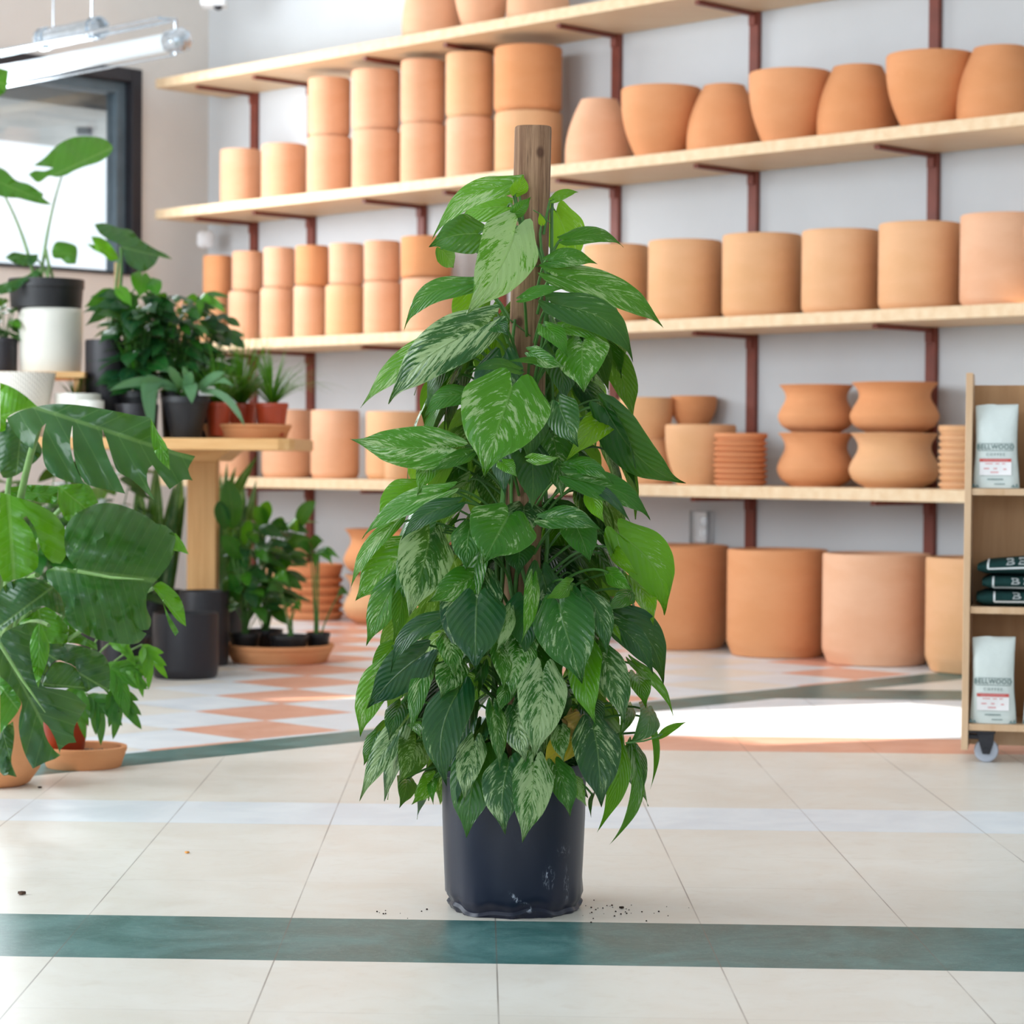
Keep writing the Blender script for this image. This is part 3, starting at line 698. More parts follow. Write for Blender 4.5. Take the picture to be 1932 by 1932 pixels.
# ================================================================ leaves
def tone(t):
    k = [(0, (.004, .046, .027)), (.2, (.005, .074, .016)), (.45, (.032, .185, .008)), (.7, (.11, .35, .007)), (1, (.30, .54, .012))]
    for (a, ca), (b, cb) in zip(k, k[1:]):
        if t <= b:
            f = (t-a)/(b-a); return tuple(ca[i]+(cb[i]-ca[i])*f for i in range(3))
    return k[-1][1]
_sd = [0]
def leaf(mb, B, T, wid, shape='heart', roll=0.0, bow=(0, 0, 0), bulge=.10, fold=.12, curl=.10, tn=.4, vg=0.0, face=None, nu=10, nv=16, wav=.02, twist=0.0, m=0, col=None, rip=0.0):
    B = Vector(B); T = Vector(T); a = T-B; L = a.length
    if L < 1e-6: return
    a.normalize(); mid = (B+T)/2
    c = (CAM-mid).normalized() if face is None else Vector(face).normalized()
    S0 = a.cross(c)
    if S0.length < .05: S0 = a.orthogonal()
    S0.normalize(); N0 = S0.cross(a).normalized()
    if N0.dot(c) < 0: N0 = -N0
    _sd[0] += 1; seed = _sd[0] % 61; ph = random.uniform(0, 6.28)
    cc = col or tone(tn); bow = Vector(bow); P = []; UV = []
    hw = wid/2
    for i in range(nv+1):
        v = i/nv
        if shape == 'heart':
            v0 = .22; w = (.62+.38*math.sin(PI/2*min(1, v/v0))) if v < v0 else max(0, (1-((v-v0)/(1-v0))**1.75))
            if v > .62: q_ = min(1, (v-.62)/.3); w *= 1-.42*q_*q_*(3-2*q_)
            bk = .15*(1-v)**5
        elif shape == 'ellip': w = math.sin(PI*v**.85)**.8 if 0 < v < 1 else 0; bk = 0
        elif shape == 'strap': w = min(1, v*6+.35)*(1-max(0, (v-.55)/.45)**2.2); bk = 0
        elif shape == 'grass': w = (1-v**1.6); bk = 0
        elif shape == 'wedge': w = .15+.85*math.sin(PI*v**1.5)**.9 if 0 < v < 1 else .1; bk = 0
        elif shape == 'arrow':
            v0 = .12; w = (.75+.25*v/v0) if v < v0 else (1-((v-v0)/(1-v0))**1.35); bk = .34*(1-v)**5
        rl = roll + twist*(v-.3); S = S0*math.cos(rl) + N0*math.sin(rl); N = N0*math.cos(rl) - S0*math.sin(rl)
        M_ = B + (T-B)*v + bow*(4*v*(1-v)) + N*(bulge*L*4*v*(1-v)*(1-.35*v))
        row = []
        for j in range(nu+1):
            u = -1+2*j/nu; au = abs(u)
            back = bk*L*math.sin(PI*min(1, au**.75))*1.0 + (bk*.30*L*au)
            if shape == 'arrow': back = bk*L*au**.7
            off = N*(fold*au*hw*w - curl*hw*u*u*w*1.1 + wav*hw*math.sin(ph+v*9+u*2.3)*au*1.5 + rip*hw*math.sin(37.7*(v-.42*au))*au*(1.1-au))
            row.append((M_ + S*(u*hw*w) - a*back + off, (seed+.5+.492*u, v)))
        P.append(row)
    b = len(mb.v); C_ = nu+1
    for row in P:
        for p, uv in row: mb.vert(p, uv, cc, vg)
    for i in range(nv):
        for j in range(nu):
            mb.face((b+i*C_+j, b+(i+1)*C_+j, b+(i+1)*C_+j+1, b+i*C_+j+1), m)
def bez(p0, p1, p2, n=8): return [p0*(1-t)**2 + p1*2*t*(1-t) + p2*t*t for t in [i/n for i in range(n+1)]]

# ================================================================ pothos
Y0 = 3.69
PC = onz(968, 1737, 0); PC = Vector((colY(968, 0, Y0).x, Y0, 0))
pothos = empty('pothos_plant', PC, 'tall marbled pothos climbing a wooden pole in a dark nursery pot, centre of the floor', 'plant')
def wob(r, z, t):
    k = max(0, 1-z/.045)
    lump = .0025*math.sin(5*t+1)+.0018*math.sin(11*t+.4)+.0012*math.sin(23*t)
    zz = z + (.004*math.sin(4*t+.5)+.0025*math.sin(9*t))*(1 if 0 < z < .05 else 0)
    if z < .001: zz = z
    return r + lump*k + (-.004*max(0, math.cos(t+PI/2+.3))*k), max(0, zz)
Rb, Rt, H = .1045, .1135, .2266
mb = MB()
mb.lathe(PC, [(0, .010), (Rb-.014, .008), (Rb-.009, 0), (Rb-.004, .001), (Rb-.0015, .006), (Rb-.005, .011), (Rb-.003, .016), (Rb+.0008, .022), (Rb+.0012, .03), (Rb+.0012, .05), (Rb+.003, .09), (Rb+.005, .14), (Rt-.003, H-.03), (Rt-.0025, H-.022), (Rt, H-.02), (Rt+.001, H-.003), (Rt, H), (Rt-.003, H), (Rt-.004, H-.02), (Rb-.002, .05), (0, .05)], 144, fn=wob)
mb.build('pot', M['nursery_plastic'], pothos)
mb = MB(); mb.lathe(PC, [(Rt-.0045, H-.045), (.08, H-.038), (.05, H-.040), (0, H-.036)], 48, fn=lambda r, z, t: (r, z+.004*math.sin(7*t+r*90))); mb.build('soil', M['soil'], pothos)
ptop = at(1006, 240, Y0); pb = Vector((colY(975, .19, Y0).x, Y0, .19))
mb = MB(); rr = .0285; P = []
axp = (ptop-pb)
def polex(z): return pb + axp*((z-pb.z)/axp.z)
rows = [(pb, 1), (pb+axp*.3, 1), (pb+axp*.6, 1), (pb+axp*.993, 1), (ptop+Vector((0, 0, -.0015)), .985), (ptop, .93), (ptop, .0)]
for (c, k) in rows:
    row = []
    for j in range(64):
        t = 2*PI*j/64; ct, s_ = math.cos(t), math.sin(t); q = (abs(ct)**3.0+abs(s_)**3.0)**(-1/3.0)
        row.append(c + Vector((ct*q*rr*k*.99, s_*q*rr*k, 0)))
    P.append(row)
mb.grid(P, closed=True); mb.build('pole', M['pole_wood'], pothos, angle=50)

def PXY(cr, x, y):
    if cr == 'A': return 640+x/2.927, 240+y/2.927
    if cr == 'B': return 640+x/2.927, 850+y/2.927
    return 640+x/2.76, 1300+y/2.76
RT = [(240, .05), (350, .07), (450, .115), (600, .16), (750, .19), (900, .205), (1100, .215), (1300, .22), (1600, .215)]
def Rof(y):
    for (a, ra), (b, rb) in zip(RT, RT[1:]):
        if y <= b: return ra + (rb-ra)*max(0, (y-a))/(b-a)
    return RT[-1][1]
def xc(y): return 1004-(y-240)*.021
def dep(px, py, k, ex=0):
    R = Rof(py)*k; dx = (px-xc(py))*Y0/F
    return Y0 - math.sqrt(max(0.0, R*R-dx*dx)) - ex
# crop, base, tip, visible width, bow, tone, variegation, roll(deg), dz(cm, + to camera)
LV = '''A 955 330 512 622 130 -25 -62 .62 .55 35 0
A 975 365 1015 262 95 8 0 .8 .15 20 3
A 965 480 1060 384 78 0 0 .45 .1 10 3
A 930 440 650 525 150 0 -20 .62 .1 20 -5
A 770 590 495 662 215 0 -20 .32 .05 15 -3
A 560 670 632 778 110 0 0 .38 .05 20 -5
A 972 560 697 1040 335 30 -10 .52 1.25 12 2
A 1195 470 1200 832 215 50 0 .80 .15 25 -9
A 1183 402 1322 360 55 0 -12 .75 .1 25 0
A 1122 535 1106 472 40 0 0 1 0 0 3
A 1258 628 1570 664 88 10 -38 .45 .25 35 0
A 1165 742 1428 757 105 0 -25 .45 .5 25 2
A 1180 800 1262 830 75 0 0 .9 .1 10 -4
A 722 885 358 1125 120 -45 -60 .42 .35 35 0
A 735 905 672 1120 185 0 0 .82 .1 20 -7
A 815 1090 272 1530 265 -40 -30 .20 1 15 2
A 560 1190 118 1550 150 -10 -20 .6 .8 30 -2
A 1200 830 1790 1108 165 50 -25 .45 .6 30 1
A 1015 945 1247 890 68 0 -10 .45 .1 30 4
A 1185 985 1622 1297 190 70 -55 .22 .1 20 3
A 1240 1110 1500 1212 105 20 -30 .55 .3 25 0
A 1330 1150 1500 1215 90 0 0 1 .2 10 -6
A 855 1075 935 1150 118 0 0 .2 .05 10 0
A 830 1180 716 1345 115 0 0 .9 .25 10 -7
A 1345 1190 1352 1465 290 0 0 .48 .6 10 4
A 1140 1105 1262 1270 120 0 -10 .5 .2 25 3
A 1060 1245 1250 1325 100 0 0 .38 .6 15 4
A 978 1345 712 1366 72 0 -35 .22 .05 30 3
A 1180 1312 908 1293 42 0 -5 .3 .05 30 3
A 955 1430 800 1928 480 0 0 .52 .55 5 7
A 718 1480 468 1608 125 -20 -35 .38 .05 30 -3
A 615 1770 60 1722 232 0 12 .48 .6 10 3
A 1215 1530 1320 1768 190 0 0 .2 .12 15 4
A 1250 1370 1300 1580 180 0 0 .92 .5 10 -6
A 1400 1420 1440 1570 120 0 0 .85 1 10 -6
A 1490 1600 1250 1845 165 0 -10 .88 .4 15 -3
A 1480 1560 1915 1965 235 -35 50 .24 .12 15 2
A 1055 1830 1222 1822 66 0 0 .6 .6 20 4
A 545 1800 430 2040 135 0 0 .55 .5 20 -3
A 400 1850 440 2000 70 0 0 .9 .1 10 -8
A 725 1800 505 1905 85 0 0 .32 .2 20 0
A 900 1850 985 1932 90 0 0 .6 .4 20 0
B 580 235 126 490 120 -30 -15 .5 .55 35 3
B 430 215 215 400 200 -20 -10 .66 .15 10 0
B 640 305 338 503 115 -20 -30 .18 .05 25 3
B 935 360 795 628 375 0 0 .35 .35 5 6
B 1135 382 1452 442 130 10 -28 .28 .4 25 5
B 1290 160 1718 385 150 45 -25 .38 .2 25 3
B 1270 90 1520 190 105 0 -35 .42 .4 25 1
B 1390 215 1465 402 110 0 0 .75 .2 20 -2
B 1390 190 1608 396 62 10 -10 .08 .1 25 4
B 1550 470 1795 910 275 62 -30 .72 .12 15 2
B 500 470 385 920 305 0 0 .20 .95 8 4
B 395 545 88 832 265 -10 -10 .55 .55 15 0
B 320 400 64 760 90 -25 -10 .55 .6 35 2
B 725 420 700 665 190 0 0 .30 .3 15 0
B 745 700 490 838 180 0 0 .42 .5 15 -2
B 312 725 150 1080 170 0 0 .42 .4 20 2
B 345 765 298 1062 115 0 0 .32 .15 25 1
B 595 930 285 1230 120 -50 -50 .14 .05 25 3
B 760 825 755 1218 322 0 0 .05 .02 5 6
B 600 985 405 1175 155 0 0 .85 .9 15 -5
B 1215 850 1342 1290 335 0 0 .28 .35 8 5
B 1065 715 1005 1065 90 0 0 .48 .6 30 3
B 1275 735 1135 822 95 0 0 .35 .1 20 4
B 1340 795 1478 1135 155 35 -20 .22 .5 20 6
B 1520 905 1790 1295 205 50 -45 .10 .12 15 1
B 1520 965 1735 1240 145 25 -20 .16 .25 15 4
B 1500 970 1560 1060 50 0 0 .75 .5 15 5
B 1625 1180 1845 1470 62 25 -10 .62 .4 30 2
B 1490 675 1622 775 100 0 0 .45 .4 10 3
B 1600 780 1455 900 115 0 0 .36 .05 10 3
B 1600 695 1735 970 135 25 0 .80 .6 20 -1
B 1510 545 1650 690 80 0 0 .78 .3 20 -2
B 1300 400 1385 622 190 0 0 .32 .15 15 0
B 1215 420 1190 670 160 0 0 .68 .15 15 -6
B 1400 705 1245 750 100 0 0 .8 .3 10 -4
B 290 1080 168 1230 115 0 0 .4 .2 20 2
B 470 1125 150 1428 235 0 -20 .03 .02 10 6
B 260 1195 116 1582 175 -20 0 .60 .5 15 3
B 600 1040 640 1258 145 0 0 .34 .7 15 3
B 645 1180 560 1370 175 0 0 .28 .7 15 1
B 665 1330 595 1858 250 -60 0 .08 .25 10 5
B 485 1190 395 1565 115 0 0 .36 .5 25 2
B 940 885 865 1115 75 10 0 .28 1 20 4
B 885 1095 905 1325 115 0 0 .3 .6 20 4
B 1000 1085 955 1365 200 0 0 .34 .8 12 3
B 945 1300 880 1450 100 0 0 .28 .5 20 3
B 1122 1225 1072 1705 272 10 0 .26 1 5 8
B 1365 1100 1415 1512 190 -15 0 .62 .35 20 4
B 1435 1110 1575 1515 195 15 0 .24 .65 15 5
B 1640 1240 1695 1425 125 0 0 .62 .08 15 -1
B 1590 1410 1540 1600 90 0 0 .5 .5 20 -2
B 1690 1430 1585 1640 145 35 0 .34 .1 20 4
B 1775 1577 1918 1500 45 0 -8 .6 .2 15 3
B 975 1440 1032 1722 190 0 0 .2 .85 12 2
B 850 1420 887 1765 108 0 0 .24 .6 25 5
B 745 1610 690 1938 160 0 0 .2 .9 12 5
B 365 1500 112 1938 140 -5 -10 .24 1 20 5
B 425 1605 325 1845 195 0 0 .10 .6 15 3
B 340 1405 275 1605 125 0 0 .10 .2 20 2
B 410 1520 455 1600 80 0 0 .42 .3 15 3
B 205 1570 135 1742 85 0 0 .28 .2 20 1
B 1225 1540 1240 1722 110 0 0 .3 .85 20 3
B 1400 1530 1448 1972 262 10 0 .03 .35 8 8
C 1440 300 1342 748 120 40 0 .72 .2 20 2
C 1510 330 1406 812 80 55 20 .55 .5 30 5
C 1540 320 1578 572 90 0 0 .3 .4 20 2
C 1605 150 1620 522 40 22 0 .6 .1 35 0
C 885 388 865 758 230 -20 0 .10 .55 8 8
C 1012 388 953 803 212 10 0 .28 1 5 9
C 1125 400 1202 668 150 10 0 .28 .5 12 6
C 1235 480 1288 612 72 0 0 .6 .95 20 4
C 350 470 312 622 112 0 0 .08 .1 15 1
C 490 460 375 604 105 0 0 .5 .6 15 0
C 490 475 490 604 52 0 0 .4 .3 20 0
C 430 500 415 600 70 0 0 .62 .1 20 -4
C 1322 555 1312 672 26 0 0 .1 .05 30 3
C 700 -40 600 60 150 0 0 .25 .5 20 -2
C 1300 60 1360 200 120 0 0 .15 .2 20 -3
C 240 200 180 420 120 0 0 .2 .3 20 -1'''
leaves = MB(); stems = MB(); yb = MB()
def petiole(base, px, py, thick=.0019, seed=None):
    ax = polex(base.z-.05) if base.z < 1.17 else polex(base.z-.035)
    side = (base-ax); side.z = 0
    if side.length < 1e-3: side = Vector((0, -.01, 0))
    st_ = ax + side.normalized()*.034
    if st_.z < H-.03: st_.z = H-.035
    ctl = (st_+base)/2 + Vector((0, 0, .045)) + side*.08
    pts = bez(st_, ctl, base, 8)
    stems.tube(pts, [thick*1.25 - thick*.35*i/8 for i in range(9)], 6)
for ln in LV.split('\n'):
    q = ln.split(); cr = q[0]; bx, by, tx, ty, wv, bwx, bwy, tn, vg, rl, dz = map(float, q[1:])
    s = 2.76 if cr == 'C' else 2.927
    p1 = PXY(cr, bx, by); p2 = PXY(cr, tx, ty)
    back = dz <= -4
    db = dep(p1[0], p1[1], .72, dz*.008); dt = dep(p2[0], p2[1], 1.0, dz*.008)
    if back: db = Y0+.05-dz*.004; dt = Y0+.10-dz*.005
    B = at(p1[0], p1[1], db); T = at(p2[0], p2[1], dt)
    sc = (db+dt)/2/F
    r_ = math.radians(rl)*(1 if (bx+by) % 2 < 1 else -1)
    if bwx or bwy: r_ = math.radians(rl)*(1 if (bwx*(ty-by)-bwy*(tx-bx)) > 0 else -1)
    W_ = wv/s*sc/max(.6, math.cos(r_))*1.04
    leaf(leaves, B, T, W_, 'heart', r_, Vector((bwx/s*sc, 0, -bwy/s*sc)), bulge=.09, fold=.16, curl=.16, tn=tn, vg=vg, twist=random.uniform(-.3, .3), rip=.10, nv=28)
    if (T-B).length > .03: petiole(B, *p1)
# leaves round the back and inside the crown
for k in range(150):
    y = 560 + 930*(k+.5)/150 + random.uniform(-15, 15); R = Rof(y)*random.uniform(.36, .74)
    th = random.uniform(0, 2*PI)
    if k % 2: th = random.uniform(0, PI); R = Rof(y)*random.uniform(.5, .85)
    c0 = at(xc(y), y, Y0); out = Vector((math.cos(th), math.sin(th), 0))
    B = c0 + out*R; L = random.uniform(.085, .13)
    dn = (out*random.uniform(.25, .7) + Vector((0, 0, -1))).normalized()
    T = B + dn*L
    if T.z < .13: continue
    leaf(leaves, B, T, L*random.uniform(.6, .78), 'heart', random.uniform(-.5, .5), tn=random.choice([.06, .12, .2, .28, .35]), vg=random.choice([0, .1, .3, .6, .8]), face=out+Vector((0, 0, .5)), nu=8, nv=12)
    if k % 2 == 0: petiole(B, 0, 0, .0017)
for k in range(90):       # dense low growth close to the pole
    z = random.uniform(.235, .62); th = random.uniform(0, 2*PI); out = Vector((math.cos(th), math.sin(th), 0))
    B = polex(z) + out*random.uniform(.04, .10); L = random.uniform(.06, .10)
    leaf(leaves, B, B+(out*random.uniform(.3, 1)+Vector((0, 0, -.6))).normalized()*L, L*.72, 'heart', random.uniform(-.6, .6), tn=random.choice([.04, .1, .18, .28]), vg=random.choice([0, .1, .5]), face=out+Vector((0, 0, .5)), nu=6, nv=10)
# vines climbing the pole
for k in range(7):
    a0 = [-1.9, -1.2, -2.6, -.5, 2.6, 1.0, -1.5][k]; z1 = [.90, .95, .82, .98, .9, .95, .70][k]
    pts = []
    n = 26
    for i in range(n+1):
        z = .185 + (z1-.185)*i/n; a = a0 + .45*math.sin(z*7+k) + (.25*math.sin(z*19+k*2)); c = polex(z)
        r_ = .034 + .004*math.sin(z*31+k)
        if z > 1.0 and k < 2: r_ = .034
        pts.append(c + Vector((math.cos(a)*r_*1.08, math.sin(a)*r_*1.02, 0)))
    stems.tube(pts, [.0042-.0018*i/n for i in range(n+1)], 8)
for pts in ([(1035, 530, -.032), (1019, 480, -.034), (1003, 450, -.036), (985, 425, -.036), (975, 400, -.034), (968, 365, -.03)], [(1035, 530, -.032), (1030, 505, -.036), (1021, 470, -.038), (1019, 440, -.036), (1022, 420, -.034)], [(1039, 520, -.03), (1041, 460, -.02), (1041, 400, -.012), (1043, 376, -.01)]):
    stems.tube([at(a, b, Y0+c) for a, b, c in pts], [.0028, .0026, .0023, .002, .0018, .0016][:len(pts)], 8)
stems.tube([at(1180, 1402, 3.5), at(1215, 1398, 3.5), at(1238, 1391, 3.51), at(1250, 1385, 3.51)], .0014, 6)
for k in range(10):       # aerial roots
    z = .3+.085*k; a = -PI/2+random.uniform(-1, 1); c = polex(z); p = c+Vector((math.cos(a)*.034, math.sin(a)*.034, 0))
    stems.tube([p, p+Vector((random.uniform(-.02, .02), -.008, random.uniform(-.01, .01))), p+Vector((random.uniform(-.03, .03), -.004, -.02))], .0009, 5)
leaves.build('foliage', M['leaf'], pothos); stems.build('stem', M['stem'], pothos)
yl = MB(); B = at(*PXY('B', 1305, 1585), 3.54); T = at(*PXY('B', 1128, 1745), 3.50)
leaf(yl, B, T, .045, 'heart', .3, (-.008, 0, 0), col=(.62, .42, .03), vg=0)
leaf(yl, at(*PXY('B', 1330, 1470), 3.53), at(*PXY('B', 1300, 1600), 3.51), .04, 'heart', .5, (0, 0, 0), col=(.40, .24, .06), curl=.6, wav=.2)
leaf(yl, at(*PXY('B', 1290, 1440), 3.54), at(*PXY('B', 1260, 1540), 3.52), .032, 'heart', -.4, (0, 0, 0), col=(.22, .09, .03), curl=.7, wav=.25)
tag(yl.build('yellowed_leaf', M['leaf_back'], pothos), 'yellow leaf withering to brown')
# crumbs on the floor
mb = MB()
for k in range(46):
    a = random.gauss(0, .07); P = Vector((PC.x+.10+abs(random.gauss(0, .06)), PC.y-.03+random.gauss(0, .045), 0))
    if k > 36: P = Vector((PC.x-.13-random.random()*.1, PC.y-.05+random.gauss(0, .02), 0))
    if (P-PC).length < .112: continue
    r_ = random.uniform(.0006, .0017)
    mb.lathe(P, [(0, 0), (r_, r_*.3), (r_*.8, r_*1.2), (0, r_*1.5)], 6)
o = mb.build('soil_crumbs', M['soil'], org=PC+Vector((.15, 0, 0))); tag(o, 'dark crumbs of soil scattered on the floor beside the nursery pot', 'soil', kind='stuff')
for (px, py, s_, mt, nm, lab, ct) in ((41, 1688, .006, 'bark', 'bark_chip', 'brown bark chip lying on the floor near the left edge', 'bark'), (353, 1610, .004, 'orange_bit', 'orange_crumb', 'small orange crumb on the pale floor tiles', 'crumb'), (1173, 1714, .0035, 'soil', 'soil_lump', 'largest dark soil lump on the tile right of the nursery pot', 'soil'), (75, 1487, .004, 'soil', 'soil_lump', 'dark speck on the floor below the terracotta saucer of the monstera', 'soil')):
    P = onz(px, py); mb = MB(); mb.lathe(P, [(0, 0), (s_, s_*.2), (s_*.9, s_*.8), (0, s_)], 9, fn=lambda r, z, t: (r*(1+.3*math.sin(3*t)), z)); o = mb.build(nm, M[mt], org=P); tag(o, lab, ct)
# ================================================================ traced big leaves (monstera)
def traced(mb, poly, Y, tilt=(0, 0), bend=(0, 0), mid=None, tn=.3, vg=0, hump=.02, spacing=.016, fine=None):
    """poly in photo pixels; Y depth of centre; tilt = dY per metre in x and z; hump = height of cupping each side of the midrib (mid = base px, tip px)"""
    sc = Y/F
    pts = [at(p[0], p[1], Y) for p in poly]
    P2 = [Vector((p.x, p.z)) for p in pts]
    # smooth outline
    Q = []
    n = len(P2)
    for i in range(n):
        p0, p1, p2, p3 = P2[i-1], P2[i], P2[(i+1) % n], P2[(i+2) % n]
        a1 = (p1-p0); a2 = (p2-p1); a3 = (p3-p2)
        sharp1 = a1.normalized().dot(a2.normalized()) < .3 if a1.length and a2.length else True
        sharp2 = a2.normalized().dot(a3.normalized()) < .3 if a3.length and a2.length else True
        t1 = a2 if sharp1 else (p2-p0)/2; t2 = a2 if sharp2 else (p3-p1)/2
        k = max(1, min(6, int(a2.length/.008)))
        for j in range(k):
            t = j/k; h00 = 2*t**3-3*t*t+1; h10 = t**3-2*t*t+t; h01 = -2*t**3+3*t*t; h11 = t**3-t*t
            Q.append(p1*h00 + t1*h10 + p2*h01 + t2*h11)
    xs = [p.x for p in Q]; zs = [p.y for p in Q]; cx_ = sum(xs)/len(xs); cz = sum(zs)/len(zs)
    def inside(p):
        c = False; m_ = len(Q); j = m_-1
        for i in range(m_):
            if ((Q[i].y > p.y) != (Q[j].y > p.y)) and (p.x < (Q[j].x-Q[i].x)*(p.y-Q[i].y)/(Q[j].y-Q[i].y)+Q[i].x): c = not c
            j = i
        return c
    V = list(Q); m_ = len(Q)
    x = min(xs)
    i = 0
    while x < max(xs):
        z = min(zs) + (spacing/2 if i % 2 else 0)
        while z < max(zs):
            p = Vector((x, z))
            if inside(p) and min((p-q).length for q in Q) > spacing*.35: V.append(p)
            z += spacing
        x += spacing*.87; i += 1
    edges = [(i, (i+1) % m_) for i in range(m_)]
    res = geometry.delaunay_2d_cdt(V, edges, [], 0, 1e-6)
    vv, ee, ff = res[0], res[1], res[2]
    if mid is None: mid = (poly[0], poly[len(poly)//2])
    b_ = at(mid[0][0], mid[0][1], Y); t_ = at(mid[1][0], mid[1][1], Y)
    b2 = Vector((b_.x, b_.z)); a = Vector((t_.x, t_.z))-b2; L = a.length; a.normalize(); nrm = Vector((-a.y, a.x))
    _sd[0] += 1; seed = _sd[0] % 61
    wmax = max(abs((q-b2).dot(nrm)) for q in Q)
    base = len(mb.v); cc = tone(tn)
    for p in vv:
        u = (p-b2).dot(nrm)/wmax; v = (p-b2).dot(a)/L
        dx = p.x-cx_; dz = p.y-cz
        # ridged relief: valley on the midrib, shallow folds along the lateral veins, drooping margin
        rel = hump*(1-math.exp(-abs(u)*4)) - bend[0]*u*u - bend[1]*(v-.4)**2 + .010*math.sin((v-abs(u)*.42)*26)*min(1, abs(u)*2.5)
        y = Y + tilt[0]*dx + tilt[1]*dz - rel
        d = (Vector((p.x, Y, p.y))-CAM); P = CAM + d*(y/Y)
        mb.vert(P, (seed+.5+.49*max(-1, min(1, u)), v), cc, vg)
    for f in ff:
        cpt = sum((vv[i] for i in f), Vector((0, 0)))/len(f)
        if not inside(cpt): continue
        p0, p1, p2 = [mb.v[base+i] for i in f[:3]]
        nn = (p1-p0).cross(p2-p0)
        mb.face([base+i for i in (f if nn.y < 0 else f[::-1])])
def c2(l): return [(x/3.019, 600+y/3.019) for x, y in l]
def c3(l): return [(x/3.864, 1150+y/3.864) for x, y in l]
YM = 4.75
PM = onz(124, 1432, .018); PM = Vector((at(124, 1400, 5.28).x, 5.28, 0))
# terracotta saucer with gravel, red pot plant in it
sc_c = Vector((at(158, 1440, 5.33).x, 5.33, 0)); Rs = 81*5.33/F
pot(sc_c, prof_saucer(Rs, .047, .012, .84), 'terra_orange', 'terracotta_saucer', 'terracotta saucer of gravel on the floor under a red plastic pot, front left', None, 'saucer', 64)
mb = MB(); mb.lathe(sc_c, [(Rs*.86, .026), (Rs*.6, .030), (Rs*.3, .028), (0, .030)], 60, fn=lambda r, z, t: (r, z+.003*math.sin(19*t+r*300)))
for k in range(170):
    a = random.uniform(0, 2*PI); r_ = Rs*.82*math.sqrt(random.random()); s_ = random.uniform(.0015, .0035)
    mb.lathe(sc_c+Vector((math.cos(a)*r_, math.sin(a)*r_, .027)), [(0, 0), (s_, s_), (0, s_*2)], 5)
o = mb.build('gravel', M['gravel'], org=sc_c+Vector((0, 0, .02))); tag(o, 'grit and gravel filling the terracotta saucer at the front left', 'gravel', kind='stuff')
rp_c = Vector((at(122, 1400, 5.33).x, 5.33, .034))
tp = empty('tree_philodendron', rp_c, 'small lobed philodendron in a red plastic pot on the gravel saucer, behind the monstera', 'plant')
mb = MB(); mb.lathe(rp_c, [(0, 0), (.040, 0), (.043, .003), (.054, .10), (.056, .102), (.057, .118), (.053, .118), (.050, .10), (0, .09)], 40); mb.build('pot', M['red_plastic'], tp)
lf = MB(); st = MB()
def lobed(lf, c, out, L, tn, n=7):
    out = Vector(out).normalized()
    for k in range(n):
        v = (k+1)/n; s_ = -1 if k % 2 else 1
        B = c + out*L*v*.55; side = out.cross(Vector((0, -1, .2))).normalized()*s_
        T = B + (out*.75 + side*.8).normalized()*L*(.62 - .25*abs(v-.4)) + Vector((0, -.01, -.01*k))
        if k == n-1: T = c + out*L
        leaf(lf, B, T, L*.24, 'ellip', random.uniform(-.3, .3), bulge=.05, tn=tn, nu=4, nv=8)
    leaf(lf, c, c+out*L*.8, L*.42, 'ellip', 0, bulge=.03, tn=tn, nu=6, nv=8)
for (px, py, ox, oz, L, tn) in ((205, 1215, .9, .35, .075, .62), (268, 1216, .6, -.6, .07, .66), (195, 1255, .8, -.35, .11, .5), (212, 1292, .5, -.8, .09, .4), (165, 1310, .7, -.5, .09, .35), (232, 1250, .8, -.1, .07, .6), (150, 1290, -.1, -.6, .08, .5), (200, 1180, .5, .3, .08, .35)):
    c = at(px, py, 5.2); lobed(lf, c, (ox, -.15, oz), L, tn)
    st.tube(bez(rp_c+Vector((random.uniform(-.02, .02), 0, .09)), (rp_c+c)/2+Vector((0, 0, .08)), c, 8), .0022, 6)
lf.build('foliage', M['leaf_back'], tp); st.build('stem', M['stem_pale'], tp)
